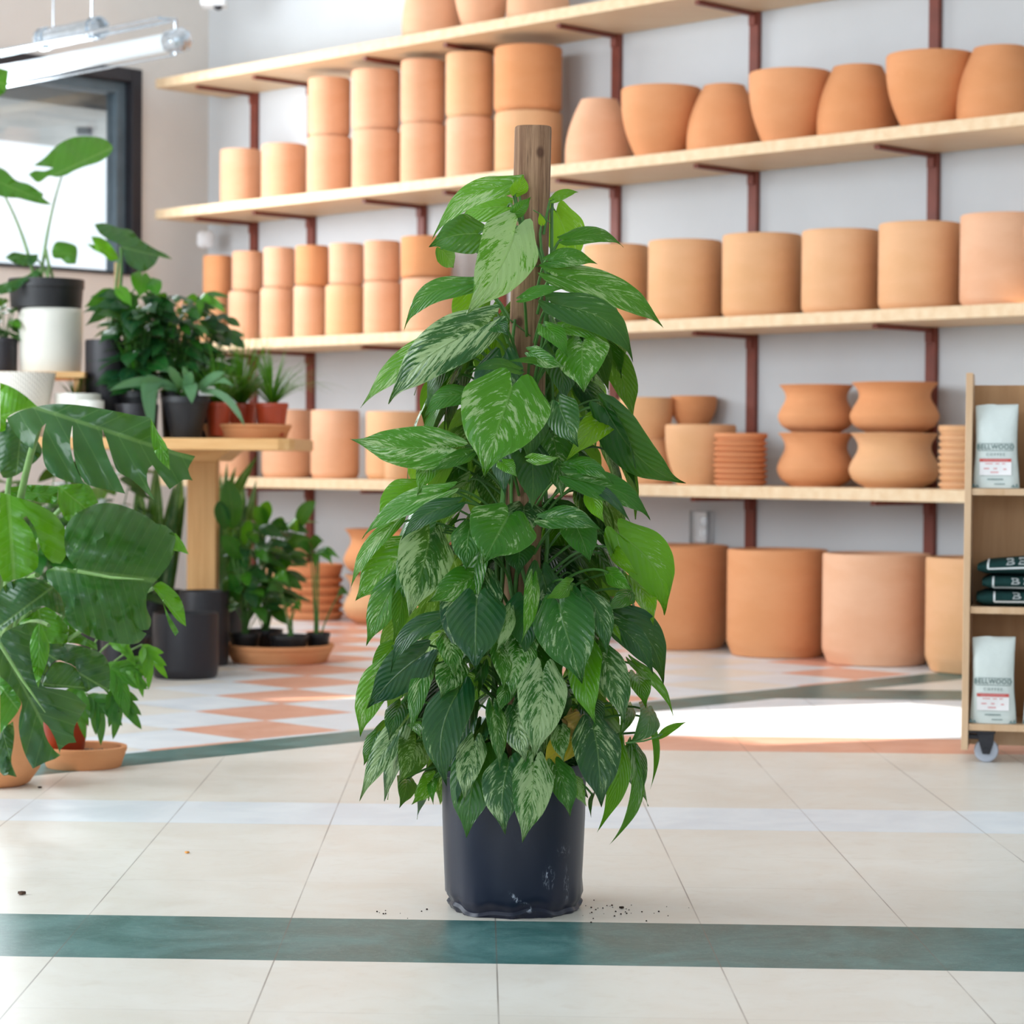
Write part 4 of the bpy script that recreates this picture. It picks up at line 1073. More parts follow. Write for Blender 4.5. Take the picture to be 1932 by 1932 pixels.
# rounded terracotta pot at the left edge holding the monstera
mc = Vector((at(-12, 1400, 5.03).x, 5.03, 0))
mon = empty('monstera_plant', mc, 'large glossy monstera in a rounded terracotta pot at the left edge', 'plant')
mb = MB(); Rm = 94*5.03/F
mb.lathe(mc, [(0, 0), (Rm*.62, 0), (Rm*.72, .006), (Rm*.92, .035), (Rm, .075), (Rm*.99, .105), (Rm*.9, .135), (Rm*.84, .150), (Rm*.85, .160), (Rm*.86, .20), (Rm*.84, .203), (Rm*.80, .20), (Rm*.78, .165), (0, .16)], 64); mb.build('pot', M['terra_orange'], mon)
BIG = [
 # poly, Y, tilt, bend, mid, tone, hump
 (c2([(0,620),(60,595),(150,640),(215,700),(240,770),(175,840),(70,905),(0,880)]), 4.98, (.2,.3), (.02,.02), c2([(120,640),(95,870)]), .06, .02),
 (c2([(0,368),(70,395),(140,440),(215,505),(110,530),(40,570),(30,640),(0,650)]), 4.95, (.2,.3), (.02,.02), c2([(0,560),(200,500)]), .60, .01),
 (c2([(330,955),(420,945),(505,950),(560,1052),(480,1092),(405,1165),(375,1150),(332,1060)]), 4.98, (.3,.3), (.01,.01), c2([(330,955),(520,1110)]), .50, .015),
 (c2([(75,1772),(150,1700),(262,1645),(330,1690),(388,1762),(384,1852),(280,1855),(160,1800)]), 4.90, (.1,.3), (.02,.01), c2([(215,1650),(260,1850)]), .52, .02),
 (c3([(500,110),(560,160),(640,215),(705,250),(712,300),(650,275),(560,250),(495,245)]), 4.92, (.1,.2), (.01,.01), c3([(500,140),(700,280)]), .38, .01),
 (c2([(905,1480),(965,1400),(990,1330),(1000,1242),(965,1235),(930,1300),(880,1400)]), 4.86, (.2,.2), (.01,.01), c2([(990,1240),(910,1470)]), .45, .005),
 (c2([(985,1232),(1000,1225),(1040,1275),(1075,1347),(1030,1332),(990,1325)]), 4.76, (.2,.2), (.01,.01), c2([(990,1230),(1075,1347)]), .62, .01),
 (c2([(60,962),(180,950),(330,957),(325,1060),(200,1045),(60,1012)]), 4.86, (.1,.5), (.01,.02), c2([(60,985),(330,1010)]), .42, .01),
 (c2([(0,990),(50,1008),(160,1040),(230,1068),(310,1118),(372,1205),(380,1330),(345,1400),(300,1395),(240,1330),(200,1200),(150,1128),(130,1140),(180,1210),(214,1310),(214,1420),(160,1462),(75,1492),(0,1455)]), 4.72, (.2,.25), (.06,.04), c2([(45,1015),(80,1490)]), .58, .025),
 (c2([(262,1440),(330,1412),(395,1425),(445,1442),(380,1352),(367,1240),(395,1155),(480,1088),(600,1053),(720,1075),(845,1135),(892,1172),(940,1180),(1000,1243),(985,1330),(965,1400),(905,1478),(868,1522),(838,1572),(835,1650),(862,1722),(845,1775),(805,1780),(775,1765),(835,1798),(790,1850),(700,1857),(560,1832),(450,1782),(378,1722),(368,1640),(330,1560),(272,1500)]), 4.66, (.15,.25), (.10,.06), c2([(445,1442),(830,1490)]), .20, .05),
 (c2([(868,1535),(915,1500),(1000,1560),(1045,1640),(1060,1757),(1010,1722),(955,1650)]), 4.70, (.2,.4), (.02,.02), c2([(880,1530),(1055,1750)]), .62, .01),
 (c2([(925,1610),(960,1690),(1018,1788),(998,1812),(960,1740)]), 4.66, (.2,.4), (.0,.0), c2([(925,1610),(1000,1810)]), .46, .01),
 (c2([(0,1562),(90,1492),(200,1483),(300,1530),(362,1612),(386,1702),(330,1682),(250,1640),(195,1655),(120,1702),(0,1785)]), 4.64, (.1,.3), (.05,.04), c2([(195,1610),(20,1740)]), .08, .02),
 (c3([(0,215),(100,130),(220,93),(272,97),(236,170),(236,290),(262,420),(290,510),(310,562),(380,575),(520,600),(636,700),(590,775),(545,850),(538,920),(556,970),(500,975),(440,1022),(436,1050),(400,940),(350,850),(316,818),(320,880),(350,960),(405,1035),(440,1062),(400,1090),(340,1110),(240,1160),(180,1050),(140,900),(140,790),(160,690),(120,620),(50,530),(0,480)]), 4.56, (.15,.2), (.08,.05), c3([(0,250),(420,1030)]), .04, .03),
 (c3([(360,250),(500,250),(620,275),(742,322),(795,400),(802,520),(790,618),(720,560),(632,602),(590,500),(550,420),(480,385),(400,372),(330,470),(300,560),(282,545),(320,460),(352,370)]), 4.62, (.2,.3), (.05,.05), c3([(350,330),(790,590)]), .04, .02),
 (c3([(300,560),(340,460),(400,385),(480,388),(552,425),(590,500),(632,602),(560,580),(480,572),(380,572)]), 4.60, (.2,.3), (.02,.02), c3([(310,540),(600,570)]), .10, .01),
 (c3([(283,105),(300,110),(335,190),(362,265),(345,380),(300,500),(280,572),(252,490),(225,350),(219,235),(250,140)]), 4.50, (.3,.2), (.02,.0), c3([(285,105),(280,570)]), .50, .012),
 (c3([(0,488),(60,540),(130,630),(156,690),(130,745),(80,810),(0,905)]), 4.52, (.2,.3), (.04,.02), c3([(0,560),(140,740)]), .42, .02),
 (c3([(0,905),(95,815),(105,900),(96,1000),(82,1110),(122,1222),(60,1205),(0,1185)]), 4.62, (.2,.3), (.04,.02), c3([(20,900),(110,1215)]), .05, .02),
 (c2([(38,570),(130,525),(300,490),(480,500),(650,530),(780,556),(860,572),(905,670),(955,742),(1112,787),(1072,862),(1098,926),(1045,922),(966,976),(915,905),(868,838),(845,858),(838,930),(880,1038),(822,985),(750,920),(672,875),(640,800),(610,700),(582,632),(590,720),(640,850),(668,900),(714,1001),(600,975),(500,948),(450,880),(425,800),(415,720),(412,612),(400,700),(412,790),(440,870),(480,946),(380,930),(290,885),(250,820),(240,700),(262,600),(215,650),(185,747),(120,700),(60,622)]), 4.55, (.15,.55), (.03,.16), c2([(250,525),(1090,800)]), .14, .03),
 (c2([(858,568),(905,660),(955,742),(968,866),(900,800),(862,700)]), 4.50, (.2,.3), (.01,.01), c2([(858,568),(965,860)]), .55, .008),
]
lf = MB()
for (poly, Y, tl, bd, mid, tn, hp) in BIG:
    traced(lf, poly, Y, tl, bd, mid, tn, 0, hp)
lf.build('foliage', M['leaf_big'], mon, angle=80)
st = MB()
top = mc+Vector((0, 0, .18))
def pet(px, py, Y, r=.006, via=None):
    e = at(px, py, Y); c = (top+e)/2+Vector((-.02, .03, .12)) if via is None else at(*via)
    st.tube(bez(top+Vector((random.uniform(-.03, .03), random.uniform(-.02, .02), 0)), c, e, 12), [r*1.3-r*.4*i/12 for i in range(13)], 10)
pet(148, 1077, 4.68); pet(83, 775, 4.62, .007, (5, 1000, 4.8)); pet(15, 935, 4.75); pet(70, 1085, 4.8); pet(92, 1180, 4.6, .004); pet(64, 1150, 4.66); pet(0, 1215, 4.6); pet(115, 960, 5.0); pet(35, 810, 5.0); pet(330, 1010, 4.8, .004, (180, 1060, 4.9)); pet(290, 1110, 4.74, .004, (200, 1150, 4.85))
# raised midribs
for a, b, Y in ((c2([(445,1442)])[0], c2([(820,1490)])[0], 4.60), (c3([(0,250)])[0], c3([(330,750)])[0], 4.50)):
    p, q = at(a[0], a[1], Y+.02), at(b[0], b[1], Y-.02); st.tube([p, (p+q)/2+Vector((0, .0, -.004)), q], [.004, .003, .001], 8)
st.build('stem', M['stem_pale'], mon)

# ================================================================ plants on and under the bench
def thing_pot(name, c, prof, mat, root, n=40): 
    mb = MB(); mb.lathe(c, prof, n); return mb.build(name, M[mat], root)
def P_round(R, h, taper=.85, lip=True):
    o_ = [(0, 0), (R*taper, 0), (R*(taper+.02), .003)]
    if lip: o_ += [(R*.95, h*.84), (R*.955, h*.85), (R, h*.86), (R, h), (R*.95, h)]
    else: o_ += [(R, h*.97), (R*.99, h), (R*.94, h)]
    return o_ + [(R*.93, h*.9), (0, h*.88)]
def grassy(mb, c, n, L, w, spread=.8, tn=(.3, .6), droop=.6, up=.9):
    for k in range(n):
        th = random.uniform(0, 2*PI); out = Vector((math.cos(th), math.sin(th), 0)); l = L*random.uniform(.6, 1.1); s_ = random.uniform(.15, 1)*spread
        pts = [c + out*(l*s_*t) + Vector((0, 0, l*(up*t - droop*s_*t*t*1.2))) for t in [i/7 for i in range(8)]]
        tnv = random.uniform(*tn); cc = tone(tnv); b = len(mb.v)
        sdv = out.cross(Vector((0, 0, 1))).normalized()
        for i, p in enumerate(pts):
            ww = w*(1-(i/7)**1.5)*.5+.0002
            for s2 in (-1, 0, 1): mb.vert(p + sdv*ww*s2 + Vector((0, 0, -.25*ww*abs(s2))), (.5+.45*s2, i/7), cc, 0)
        for i in range(7):
            for j in range(2): mb.face((b+i*3+j, b+i*3+j+1, b+i*3+j+4, b+i*3+j+3))
def bush(lf, st, c, n, R, Hh, L, wr, shape, tn, base, vg=(0, 0), droop=.4, col=None, xmin=-99):
    for k in range(n):
        th = random.uniform(0, 2*PI); rr_ = R*math.sqrt(random.random()); z = Hh*random.uniform(.1, 1)
        B = c + Vector((math.cos(th)*rr_*.8, math.sin(th)*rr_*.8, z)); l = L*random.uniform(.7, 1.15)
        out = Vector((math.cos(th), math.sin(th), random.uniform(-droop-.3, .5-droop)))
        if min(colof(B)[0], colof(B+out.normalized()*l)[0]) < xmin: continue
        leaf(lf, B, B+out.normalized()*l, l*wr, shape, random.uniform(-.5, .5), tn=random.uniform(*tn), vg=random.uniform(*vg), face=Vector((0, -.5, 1)), nu=6, nv=8, bulge=.12)
        if st is not None and k % 2 == 0: st.tube(bez(base+Vector((random.uniform(-.01, .01), 0, 0)), (base+B)/2+Vector((0, 0, .02)), B, 5), .0018, 5)
ZB = .745
def bench_plant(name, px, Y, z0, label, cat='plant', group=None):
    P = colY(px, z0, Y); c = Vector((P.x, P.y, z0)); return empty(name, c, label, cat, group), c

# white planter with the tall alocasia
P = colY(96, .956, YB+.39); c = Vector((P.x, P.y, .956)); Rw = 60*P.y/F
zw = at(96, 579, P.y-Rw).z
pot(c, [(0, 0), (Rw*.90, 0), (Rw*.93, .006), (Rw*.97, .05), (Rw, (zw-.956)*.9), (Rw, zw-.956-.004), (Rw*.97, zw-.956), (Rw*.93, zw-.956-.01), (Rw*.9, .03), (0, .02)], 'white_glaze', 'white_planter', 'tall glossy white cylindrical planter on the bench riser', None, 'planter')
root, c0 = bench_plant('alocasia_plant', 87, YB+.39, .956+.03, 'tall alocasia with big lobed leaves before the window, in the white planter')
Rk = 71*c0.y/F; zk = at(87, 528, c0.y).z
mb = MB(); b0 = zw+.001
mb.lathe(Vector((c0.x, c0.y, 0)), [(0, .99), (Rw*.78, .99), (Rw*.86, zw-.02), (Rw*.9, zw+.0015), (Rk*.93, zw+.003), (Rk*.97, zk-.03), (Rk, zk-.028), (Rk, zk), (Rk*.95, zk), (Rk*.92, zk-.03), (0, zk-.04)], 48)
mb.build('pot', M['black_plastic'], root)
lf = MB(); st = MB(); Ya = c0.y
def aleaf(lf, st, b, t, w, Y, tn, shape='heart', src=None, bow=(0, 0, 0), roll=.2, yt=None, rs=.004, vg=0, bulge=.08):
    B = at(b[0], b[1], Y); T = at(t[0], t[1], Y-.06 if yt is None else yt)
    leaf(lf, B, T, w*Y/F, shape, roll, bow, tn=tn, vg=vg, bulge=bulge, nu=8, nv=12)
    if src is not None:
        s_ = Vector(src); st.tube(bez(s_, (s_*.45+B*.55)+Vector((s_.x-B.x, 0, 0))*.15, B, 10), [rs*1.3-rs*.6*i/10 for i in range(11)], 8)
srcA = (c0.x, c0.y, zk-.03)
hole = [(55,325),(66,312),(100,318),(118,318),(112,310),(62,311),(85,297),(108,276),(135,261),(165,257),(195,261),(211,275),(208,292),(190,304),(184,308),(190,296),(180,292),(166,297),(158,308),(150,314),(152,304),(144,310),(140,318),(128,328),(112,336),(85,334),(72,343)]
hole = [(54,329),(66,322),(84,323),(100,317),(92,315),(64,312),(85,297),(108,274),(135,260),(165,257),(196,262),(213,278),(208,290),(192,303),(180,308),(160,314),(140,322),(125,330),(108,334),(92,332),(72,344)]
traced(lf, hole, Ya-.02, (.3, 1.0), (.01, .02), ((118, 322), (212, 278)), .36, 0, .01, .03)
traced(lf, [(-20,310),(8,320),(30,340),(55,348),(82,366),(80,372),(98,386),(80,385),(50,378),(35,374),(10,372),(-20,365)], Ya-.1, (.3, .8), (.01, .02), ((-20, 335), (98, 386)), .34, 0, .01, .03)
traced(lf, [(-20,125),(16,132),(14,155),(8,175),(-20,190)], Ya-.1, (.3, .8), (.01, .02), ((-20, 150), (14, 160)), .45, 0, .01, .03)
traced(lf, [(98,474),(108,456),(140,462),(146,475),(143,498),(125,497),(115,488),(102,487)], Ya+.0, (.2, .5), (.01, .02), ((75, 478), (146, 480)), .36, 0, .01, .02)
traced(lf, [(10,486),(25,476),(50,480),(72,480),(68,495),(50,502),(28,497)], Ya-.05, (.2, .5), (.01, .02), ((72, 485), (10, 486)), .10, 0, .01, .02)
traced(lf, [(-10,540),(20,530),(50,520),(72,505),(80,520),(50,530),(30,548),(0,556)], Ya-.12, (.2, .5), (.01, .02), ((72, 510), (-10, 548)), .2, 0, .01, .02)
for (x, y, dy) in ((117, 330, -.02), (-5, 345, -.08), (82, 478, .0), (62, 482, -.03), (72, 510, -.1)):
    e = at(x, y, Ya+dy); s_ = Vector(srcA)+Vector((random.uniform(-.03, .03), random.uniform(-.02, .02), 0))
    st.tube(bez(s_, (s_+e)/2+Vector(((s_.x-e.x)*.25, 0, .02)), e, 12), [.006-.0035*i/12 for i in range(13)], 8)
st.tube([at(88, 560, Ya-.02), at(92, 500, Ya-.02), at(86, 470, Ya-.01)], .005, 8)
lf.build('foliage', M['leaf_back'], root, angle=80); st.build('stem', M['stem_pale'], root)

# arrow-leaf plant with stake in the black planter
root, c0 = bench_plant('arrowhead_alocasia', 205, YB+.33, ZB, 'dark arrow-leaved alocasia with a wooden stake in a tall black planter on the bench')
Rk = 46*c0.y/F; zk = at(200, 642, c0.y).z
thing_pot('pot', c0, [(0, 0), (Rk*.9, 0), (Rk*.95, .01), (Rk*.97, zk-ZB-.01), (Rk*.95, zk-ZB), (Rk*.88, zk-ZB), (Rk*.85, zk-ZB-.03), (0, zk-ZB-.04)], 'black_pot', root)
mb = MB(); p = at(222, 560, c0.y); mb.aabb(p.x-.011, p.x+.011, p.y-.006, p.y+.006, zk-.03, at(214, 495, c0.y).z); mb.build('stake', M['stake_wood'], root, smooth=False, bevel=.002)
lf = MB(); st = MB(); Ya = c0.y; s0 = Vector((c0.x, c0.y, zk-.03))
traced(lf, [(178,423),(198,421),(225,430),(247,434),(262,450),(290,468),(312,479),(325,489),(312,487),(300,484),(294,496),(285,505),(270,513),(250,505),(238,495),(232,478),(228,463),(205,452),(188,440)], Ya-.08, (.4, .9), (.01, .03), ((228, 466), (325, 489)), .06, 0, .01, .03)
traced(lf, [(172,446),(190,448),(205,458),(220,478),(224,490),(208,492),(195,480),(178,472),(164,460),(178,462)], Ya-.04, (.4, .6), (.01, .02), ((224, 490), (166, 452)), .66, 0, .01, .02)
for (b, t, w_, tn) in (((268, 520), (262, 562), 44, .5), ((285, 530), (300, 560), 34, .45), ((205, 552), (158, 580), 26, .42), ((215, 570), (160, 615), 28, .12), ((240, 600), (222, 640), 30, .2), ((250, 560), (228, 600), 34, .4), ((225, 545), (250, 580), 26, .6)):
    aleaf(lf, st, b, t, w_, Ya-.06, tn, 'heart', s0, rs=.003)
e = at(228, 466, Ya-.08); st.tube(bez(s0, (s0+e)/2+Vector((.03, 0, 0)), e, 10), .005, 8); e = at(224, 490, Ya-.04); st.tube(bez(s0, (s0+e)/2, e, 10), .004, 8)
lf.build('foliage', M['leaf_back'], root, angle=80); st.build('stem', M['stem'], root)

# leafy mass at the middle of the bench
specs = [
 ('jade_vine_plant', 262, .30, 'bushy dark green plant in a black planter in the middle of the bench', 36, .30, (.02, .24), 'heart', .10, .62, 110, .15, .33),
 ('leafy_plant', 330, .36, 'feathery mid-green plant behind the grey-green fern on the bench', 28, .16, (.04, .36), 'ellip', .11, .3, 150, .16, .33),
 ('zz_plant', 385, .40, 'dark round-leaved plant at the back near the bench end', 26, .14, (.02, .2), 'ellip', .07, .55, 120, .13, .27),
]
for (nm, px, dy, lab, rp_, ph_, tns, shp, L, wr, n, R, Hh) in specs:
    root, c0 = bench_plant(nm, px, YB+dy-.02, ZB, lab)
    Rk = rp_*c0.y/F; thing_pot('pot', c0, P_round(Rk, .15, .8), 'black_plastic', root)
    lf = MB(); st = MB(); b0 = c0+Vector((0, 0, .13)); bush(lf, st, b0, n, R*.72, Hh, L, wr, shp, tns, b0)
    if nm == 'leafy_plant':
        for (b, t) in (((375, 565), (345, 573)), ((375, 565), (378, 598)), ((378, 562), (426, 590)), ((376, 564), (400, 572))): aleaf(lf, st, b, t, 17, c0.y-.02, .55, 'ellip', b0, rs=.002, bow=(0, 0, .01))
        grassy(lf, b0, 40, .33, .006, .5, (.25, .5), .5)
    if nm == 'jade_vine_plant':
        grassy(lf, b0, 36, .40, .010, .45, (.2, .5), .4)
    lf.build('foliage', M['leaf_back'], root); st.build('stem', M['stem'], root)
# dark planter in front of them
pot(Vector((colY(258, ZB, YB+.11).x, YB+.11, ZB)), P_round(.068, .105, .88, False), 'black_pot', 'black_planter', 'empty low black planter on the bench left of the grey-green fern', None, 'planter')
# staghorn fern
root, c0 = bench_plant('staghorn_fern', 351, YB+.09, ZB, 'grey-green strap-leaved fern in a tapered black pot at the front of the bench')
zk = at(351, 748, c0.y-.06).z; Rk = 45*c0.y/F
thing_pot('pot', c0, P_round(Rk, zk-ZB, .62), 'black_plastic', root)
mb = MB(); t0 = at(393, 740, c0.y-.03); mb.box(t0+Vector((-.03, 0, -.01)), (.05, 0, .0), (0, .002, 0), (0, .0, .028)); tag(mb.build('price_tag', M['label_white'], root, smooth=False), 'blank cream tag stuck in the pot')
lf = MB(); s0 = c0+Vector((0, 0, zk-ZB-.01)); gc = (.10, .24, .12)
for (b, t, w_, bw, sh) in (((330, 735), (290, 828), 34, (-.045, 0, .09), 'strap'), ((335, 735), (205, 738), 18, (0, 0, .03), 'strap'), ((345, 730), (318, 690), 18, (0, 0, .0), 'strap'), ((350, 735), (362, 700), 20, (0, 0, 0), 'strap'), ((345, 735), (362, 762), 26, (.01, 0, .03), 'strap'), ((380, 738), (462, 805), 14, (.01, 0, .03), 'strap'), ((375, 735), (425, 702), 15, (0, 0, .01), 'strap'), ((320, 735), (262, 722), 14, (0, 0, .02), 'strap'), ((365, 735), (345, 690), 15, (0, 0, 0), 'strap'), ((380, 740), (442, 730), 12, (0, 0, .03), 'strap'), ((480, 770), (535, 828), 6, (.02, 0, .01), 'grass')):
    Yf = c0.y-.06
    if b[0] == 480: continue
    leaf(lf, at(b[0], b[1], Yf+.03), at(t[0], t[1], Yf-.05), w_*Yf/F, sh, .2, bw, col=gc, nu=6, nv=14, bulge=.05)
grassy(lf, s0, 26, .17, .010, .9, (.25, .4), .8)
lf.build('foliage', M['leaf_back'], root)
# ponytail palms in red pots on a long saucer
Pz = Vector((colY(466, ZB, YB+.28).x, YB+.28, ZB)); 
pot(Pz, prof_saucer(84*Pz.y/F, .047, .008, .86), 'terra_orange', 'terracotta_saucer', 'terracotta saucer on the bench end holding the red pots', None, 'saucer', 56)
for (px, dy, rp_, lab, n, L) in ((412, .19, 25, 'grassy palm in a red plastic pot behind the fern, leftmost on the bench saucer', 70, .22), (456, .33, 27, 'taller grassy palm in a red plastic pot, middle of the bench saucer', 110, .24), (513, .24, 31, 'arching ponytail palm in a red pot with white sticker at the bench end', 80, .21)):
    root, c0 = bench_plant('ponytail_palm', px, YB+dy, ZB+.0085, lab, group='grassy palms in red pots')
    Rk = rp_*c0.y/F; hk = .106
    thing_pot('pot', c0, P_round(Rk, hk, .72), 'red_plastic', root, 32)
    if px == 514:
        mb = MB(); 
        for (z_a, z_b) in ((.056, .084),):
            P_ = [[c0+Vector((math.sin(a)*(Rk*.74+z*.10)*1.03, -math.cos(a)*(Rk*.74+z*.10)*1.03, z)) for a in (.15, .3, .45, .6)] for z in (z_a, z_b)]
        mb.grid(P_); tag(mb.build('sticker', M['label_white'], root), 'small white sticker')
    lf = MB(); s0 = c0+Vector((0, 0, hk*.9)); grassy(lf, s0, int(n*1.5), L*1.35, .0042, 1.1, (.35, .68), .6, .95)
    st = MB(); st.tube([s0, s0+Vector((.003, 0, .03)), s0+Vector((.002, 0, .06))], [.012, .008, .005], 10); st.build('stem', M['stem_pale'], root)
    lf.build('foliage', M['leaf_back'], root)
# ceramics at the bench front left
P = colY(44, ZB, YB+.12); zt_ = at(44, 701, YB+.02).z-ZB
pot(Vector((P.x, P.y, ZB)), [(0, 0), (.055, 0), (.06, .006), (.100, zt_-.006), (.101, zt_), (.096, zt_), (.09, zt_-.01), (.055, .02), (0, .02)], 'dashed_glaze', 'patterned_bowl', 'cream bowl with fine dashed pattern at the front left of the bench', None, 'bowl', 72)
P = colY(147, ZB, YB+.14); zt_ = at(147, 742, YB+.08).z-ZB
pot(Vector((P.x, P.y, ZB)), P_round(.079*.92, zt_, .92, False), 'white_glaze', 'white_pot', 'low white ceramic pot behind the smaller one, beside the patterned bowl', 'low white pots on the bench', 'pot')
P = colY(172, ZB, YB+.045); zt_ = at(172, 755, YB+.0).z-ZB
pot(Vector((P.x, P.y, ZB)), P_round(.040, zt_, .95, False), 'white_glaze', 'white_pot', 'smaller low white pot in front, left of the black planter', 'low white pots on the bench', 'pot')
root, c0 = bench_plant('airy_grass_plant', 140, YB+.25, ZB, 'small fine-leaved grass plant in front of the white planter')
thing_pot('pot', c0, P_round(.036, .13, .8), 'black_plastic', root, 28); lf = MB(); grassy(lf, c0+Vector((0, 0, .12)), 22, .17, .004, .9, (.3, .5), .7); lf.build('foliage', M['leaf_back'], root)
root, c0 = bench_plant('leafy_seedling', 8, YB+.36, .956, 'small dark plant in a black pot left of the white planter on the riser')
thing_pot('pot', c0, P_round(.045, .11, .9), 'black_pot', root, 32); lf = MB(); st = MB(); bush(lf, st, c0+Vector((0, 0, .1)), 26, .06, .14, .07, .6, 'heart', (.05, .5), c0+Vector((0, 0, .1))); lf.build('foliage', M['leaf_back'], root); st.build('stem', M['stem'], root)

# ---- on the floor under the bench
def floor_plant(name, px, Y, z0, label, group=None, cat='plant'):
    P = colY(px, z0, Y); c = Vector((P.x, Y, z0)); return empty(name, c, label, cat, group), c
for (px, yb_, rp_, yt_, lab) in ((350, 1283, 62, 1160, 'black cylindrical planter on the floor in front of the bench post'), (385, 1258, 47, 1117, 'taller black planter standing behind the front one at the bench post'), (238, 1268, 47, 1205, 'black planter on the floor half hidden by the monstera leaves'), (300, 1236, 45, 1115, 'black planter at the back to the left of the bench post')):
    c = onz(px, yb_); R = rp_*c.y/F; c.y += R*.9; R = rp_*c.y/F; c = Vector((colY(px, 0, c.y).x, c.y, 0)); h = at(px, yt_, c.y-R).z
    if px == 385: c.x += 0.0
    pot(c, [(0, 0), (R*.90, 0), (R*.97, .008), (R, .03), (R, h-.006), (R*.985, h), (R*.94, h), (R*.93, h-.01), (R*.92, .05), (0, .04)], 'black_pot', 'black_planter', lab, 'black planters on the floor', 'planter')
# snake plants behind the post
for (px, Y, lab, n, hh, pr) in ((290, 8.35, 'dark variegated snake plant left of the bench post', 16, .80, 46), (430, 8.5, 'snake plant with a leaf leaning right, behind the bench post', 9, .70, 30)):
    root, c0 = floor_plant('snake_plant', px, Y, 0, lab, 'snake plants under the bench')
    if px == 290: hh = .68
    thing_pot('pot', c0, P_round(pr*Y/F, .17, .85), 'black_plastic', root)
    lf = MB()
    for k in range(n):
        th = 2*PI*k/n+random.random(); o_ = Vector((math.cos(th), math.sin(th)*.7, 0)); b = c0+o_*.03+Vector((0, 0, .15)); h = hh*random.uniform(.75, 1)-.15
        T = b+o_*.10*random.uniform(.3, 1)+Vector((0, 0, h))
        if T.z > .69: T.z = .69
        leaf(lf, b, T, .055, 'strap', random.uniform(-.6, .6), (0, 0, 0), tn=random.uniform(.05, .3), vg=.55, bulge=.03, twist=.8, nu=6)
    if px == 430:
        leaf(lf, c0+Vector((-.03, -.05, .25)), at(487, 858, Y-.25), .05, 'strap', .4, (-.03, 0, 0), tn=.1, vg=.5)
        leaf(lf, c0+Vector((.0, -.05, .2)), at(445, 880, Y-.25), .05, 'strap', .6, (-.01, 0, 0), tn=.15, vg=.5)
    lf.build('foliage', M['leaf_back'], root)
for (nm, px, Y, lab, n, Hh, R) in (('leafy_plant', 190, 8.2, 'shadowed bushy plant on the floor behind the monstera leaves', 90, .52, .16), ('leafy_plant', 60, 7.2, 'dark bushy plant on the floor behind the monstera at the left edge', 90, .50, .17)):
    root, c0 = floor_plant(nm, px, Y, 0, lab, 'bushy plants behind the monstera')
    thing_pot('pot', c0, P_round(.08, .16, .85), 'black_plastic', root); lf = MB(); st = MB(); b0 = c0+Vector((0, 0, .14)); bush(lf, st, b0, n, R, Hh, .13, .5, 'ellip', (.02, .35), b0)
    lf.build('foliage', M['leaf_back'], root); st.build('stem', M['stem'], root)
# saucer with small black pots
c = onz(522, 1257); Rs = 103*8.1/F; c = Vector((colY(527, 0, c.y+Rs*.95).x, c.y+Rs*.95, 0))
pot(c, prof_saucer(Rs, .062, .014, .84), 'terra_orange', 'terracotta_saucer', 'large terracotta saucer on the floor holding the small black pots', None, 'saucer', 72)
zS = .0125
def leafy(px, Y, rp_, hk, lab, kind, tg, stk=False):
    root, c0 = floor_plant('leafy_plant', px, Y, zS, lab, 'small leafy plants in the floor saucer')
    Rk = rp_*Y/F; thing_pot('pot', c0, P_round(Rk, hk, .76), 'black_plastic', root, 32)
    if stk:
        mb = MB(); a0 = .75; P_ = [[c0+Vector((math.sin(a)*(Rk*.80+z*.18)*1.05, -math.cos(a)*(Rk*.80+z*.18)*1.05, z)) for a in (.45, .6, .75, .9)] for z in (.012, .042)]
        mb.grid(P_); tag(mb.build('sticker', M['label_white'], root), 'small white sticker')
    lf = MB(); st = MB(); s0 = c0+Vector((0, 0, hk*.9))
    for (b, t, w_, tn) in tg:
        aleaf(lf, st, b, t, w_, Y-.03, tn, 'ellip' if kind == 'e' else 'heart', s0+Vector((random.uniform(-.012, .012), 0, 0)), rs=.0024, roll=random.uniform(-.4, .4), bow=(0, 0, .015))
    if kind == 'e': bush(lf, st, s0+Vector((-.02, 0, .05)), 100, .13, .33, .10, .42, 'ellip', (.03, .42), s0, xmin=418)
    lf.build('foliage', M['leaf_back'], root); st.build('stem', M['stem'], root)
cY = c.y
leafy(462, cY-.05, 30, .088, 'bushy leafy plant in the leftmost small black pot on the floor saucer', 'e', [((455, 1060), (418, 1010), 34, .35), ((440, 1000), (428, 905), 44, .34), ((425, 1000), (413, 945), 30, .2), ((460, 1030), (470, 980), 22, .6), ((435, 1130), (420, 1100), 26, .15), ((455, 1120), (495, 1095), 28, .2), ((450, 1140), (435, 1080), 24, .3)])
leafy(500, cY+.10, 34, .09, 'tall upright plant in a small black pot at the back of the floor saucer', 'e', [((500, 1000), (482, 955), 30, .5), ((498, 990), (505, 945), 26, .62), ((520, 1010), (530, 975), 24, .35), ((560, 1000), (595, 945), 30, .3), ((545, 990), (562, 1005), 24, .75), ((540, 1035), (590, 1020), 26, .3), ((520, 1080), (550, 1060), 26, .4), ((515, 1060), (540, 1085), 28, .6)])
leafy(545, cY-.085, 37, .085, 'small pale-stemmed plant in the front black pot with sticker on the floor saucer', 'h', [((530, 1110), (500, 1120), 26, .3), ((520, 1090), (548, 1105), 24, .45), ((550, 1145), (535, 1155), 12, .35), ((552, 1150), (570, 1158), 12, .3), ((560, 1140), (570, 1148), 10, .4)], True)
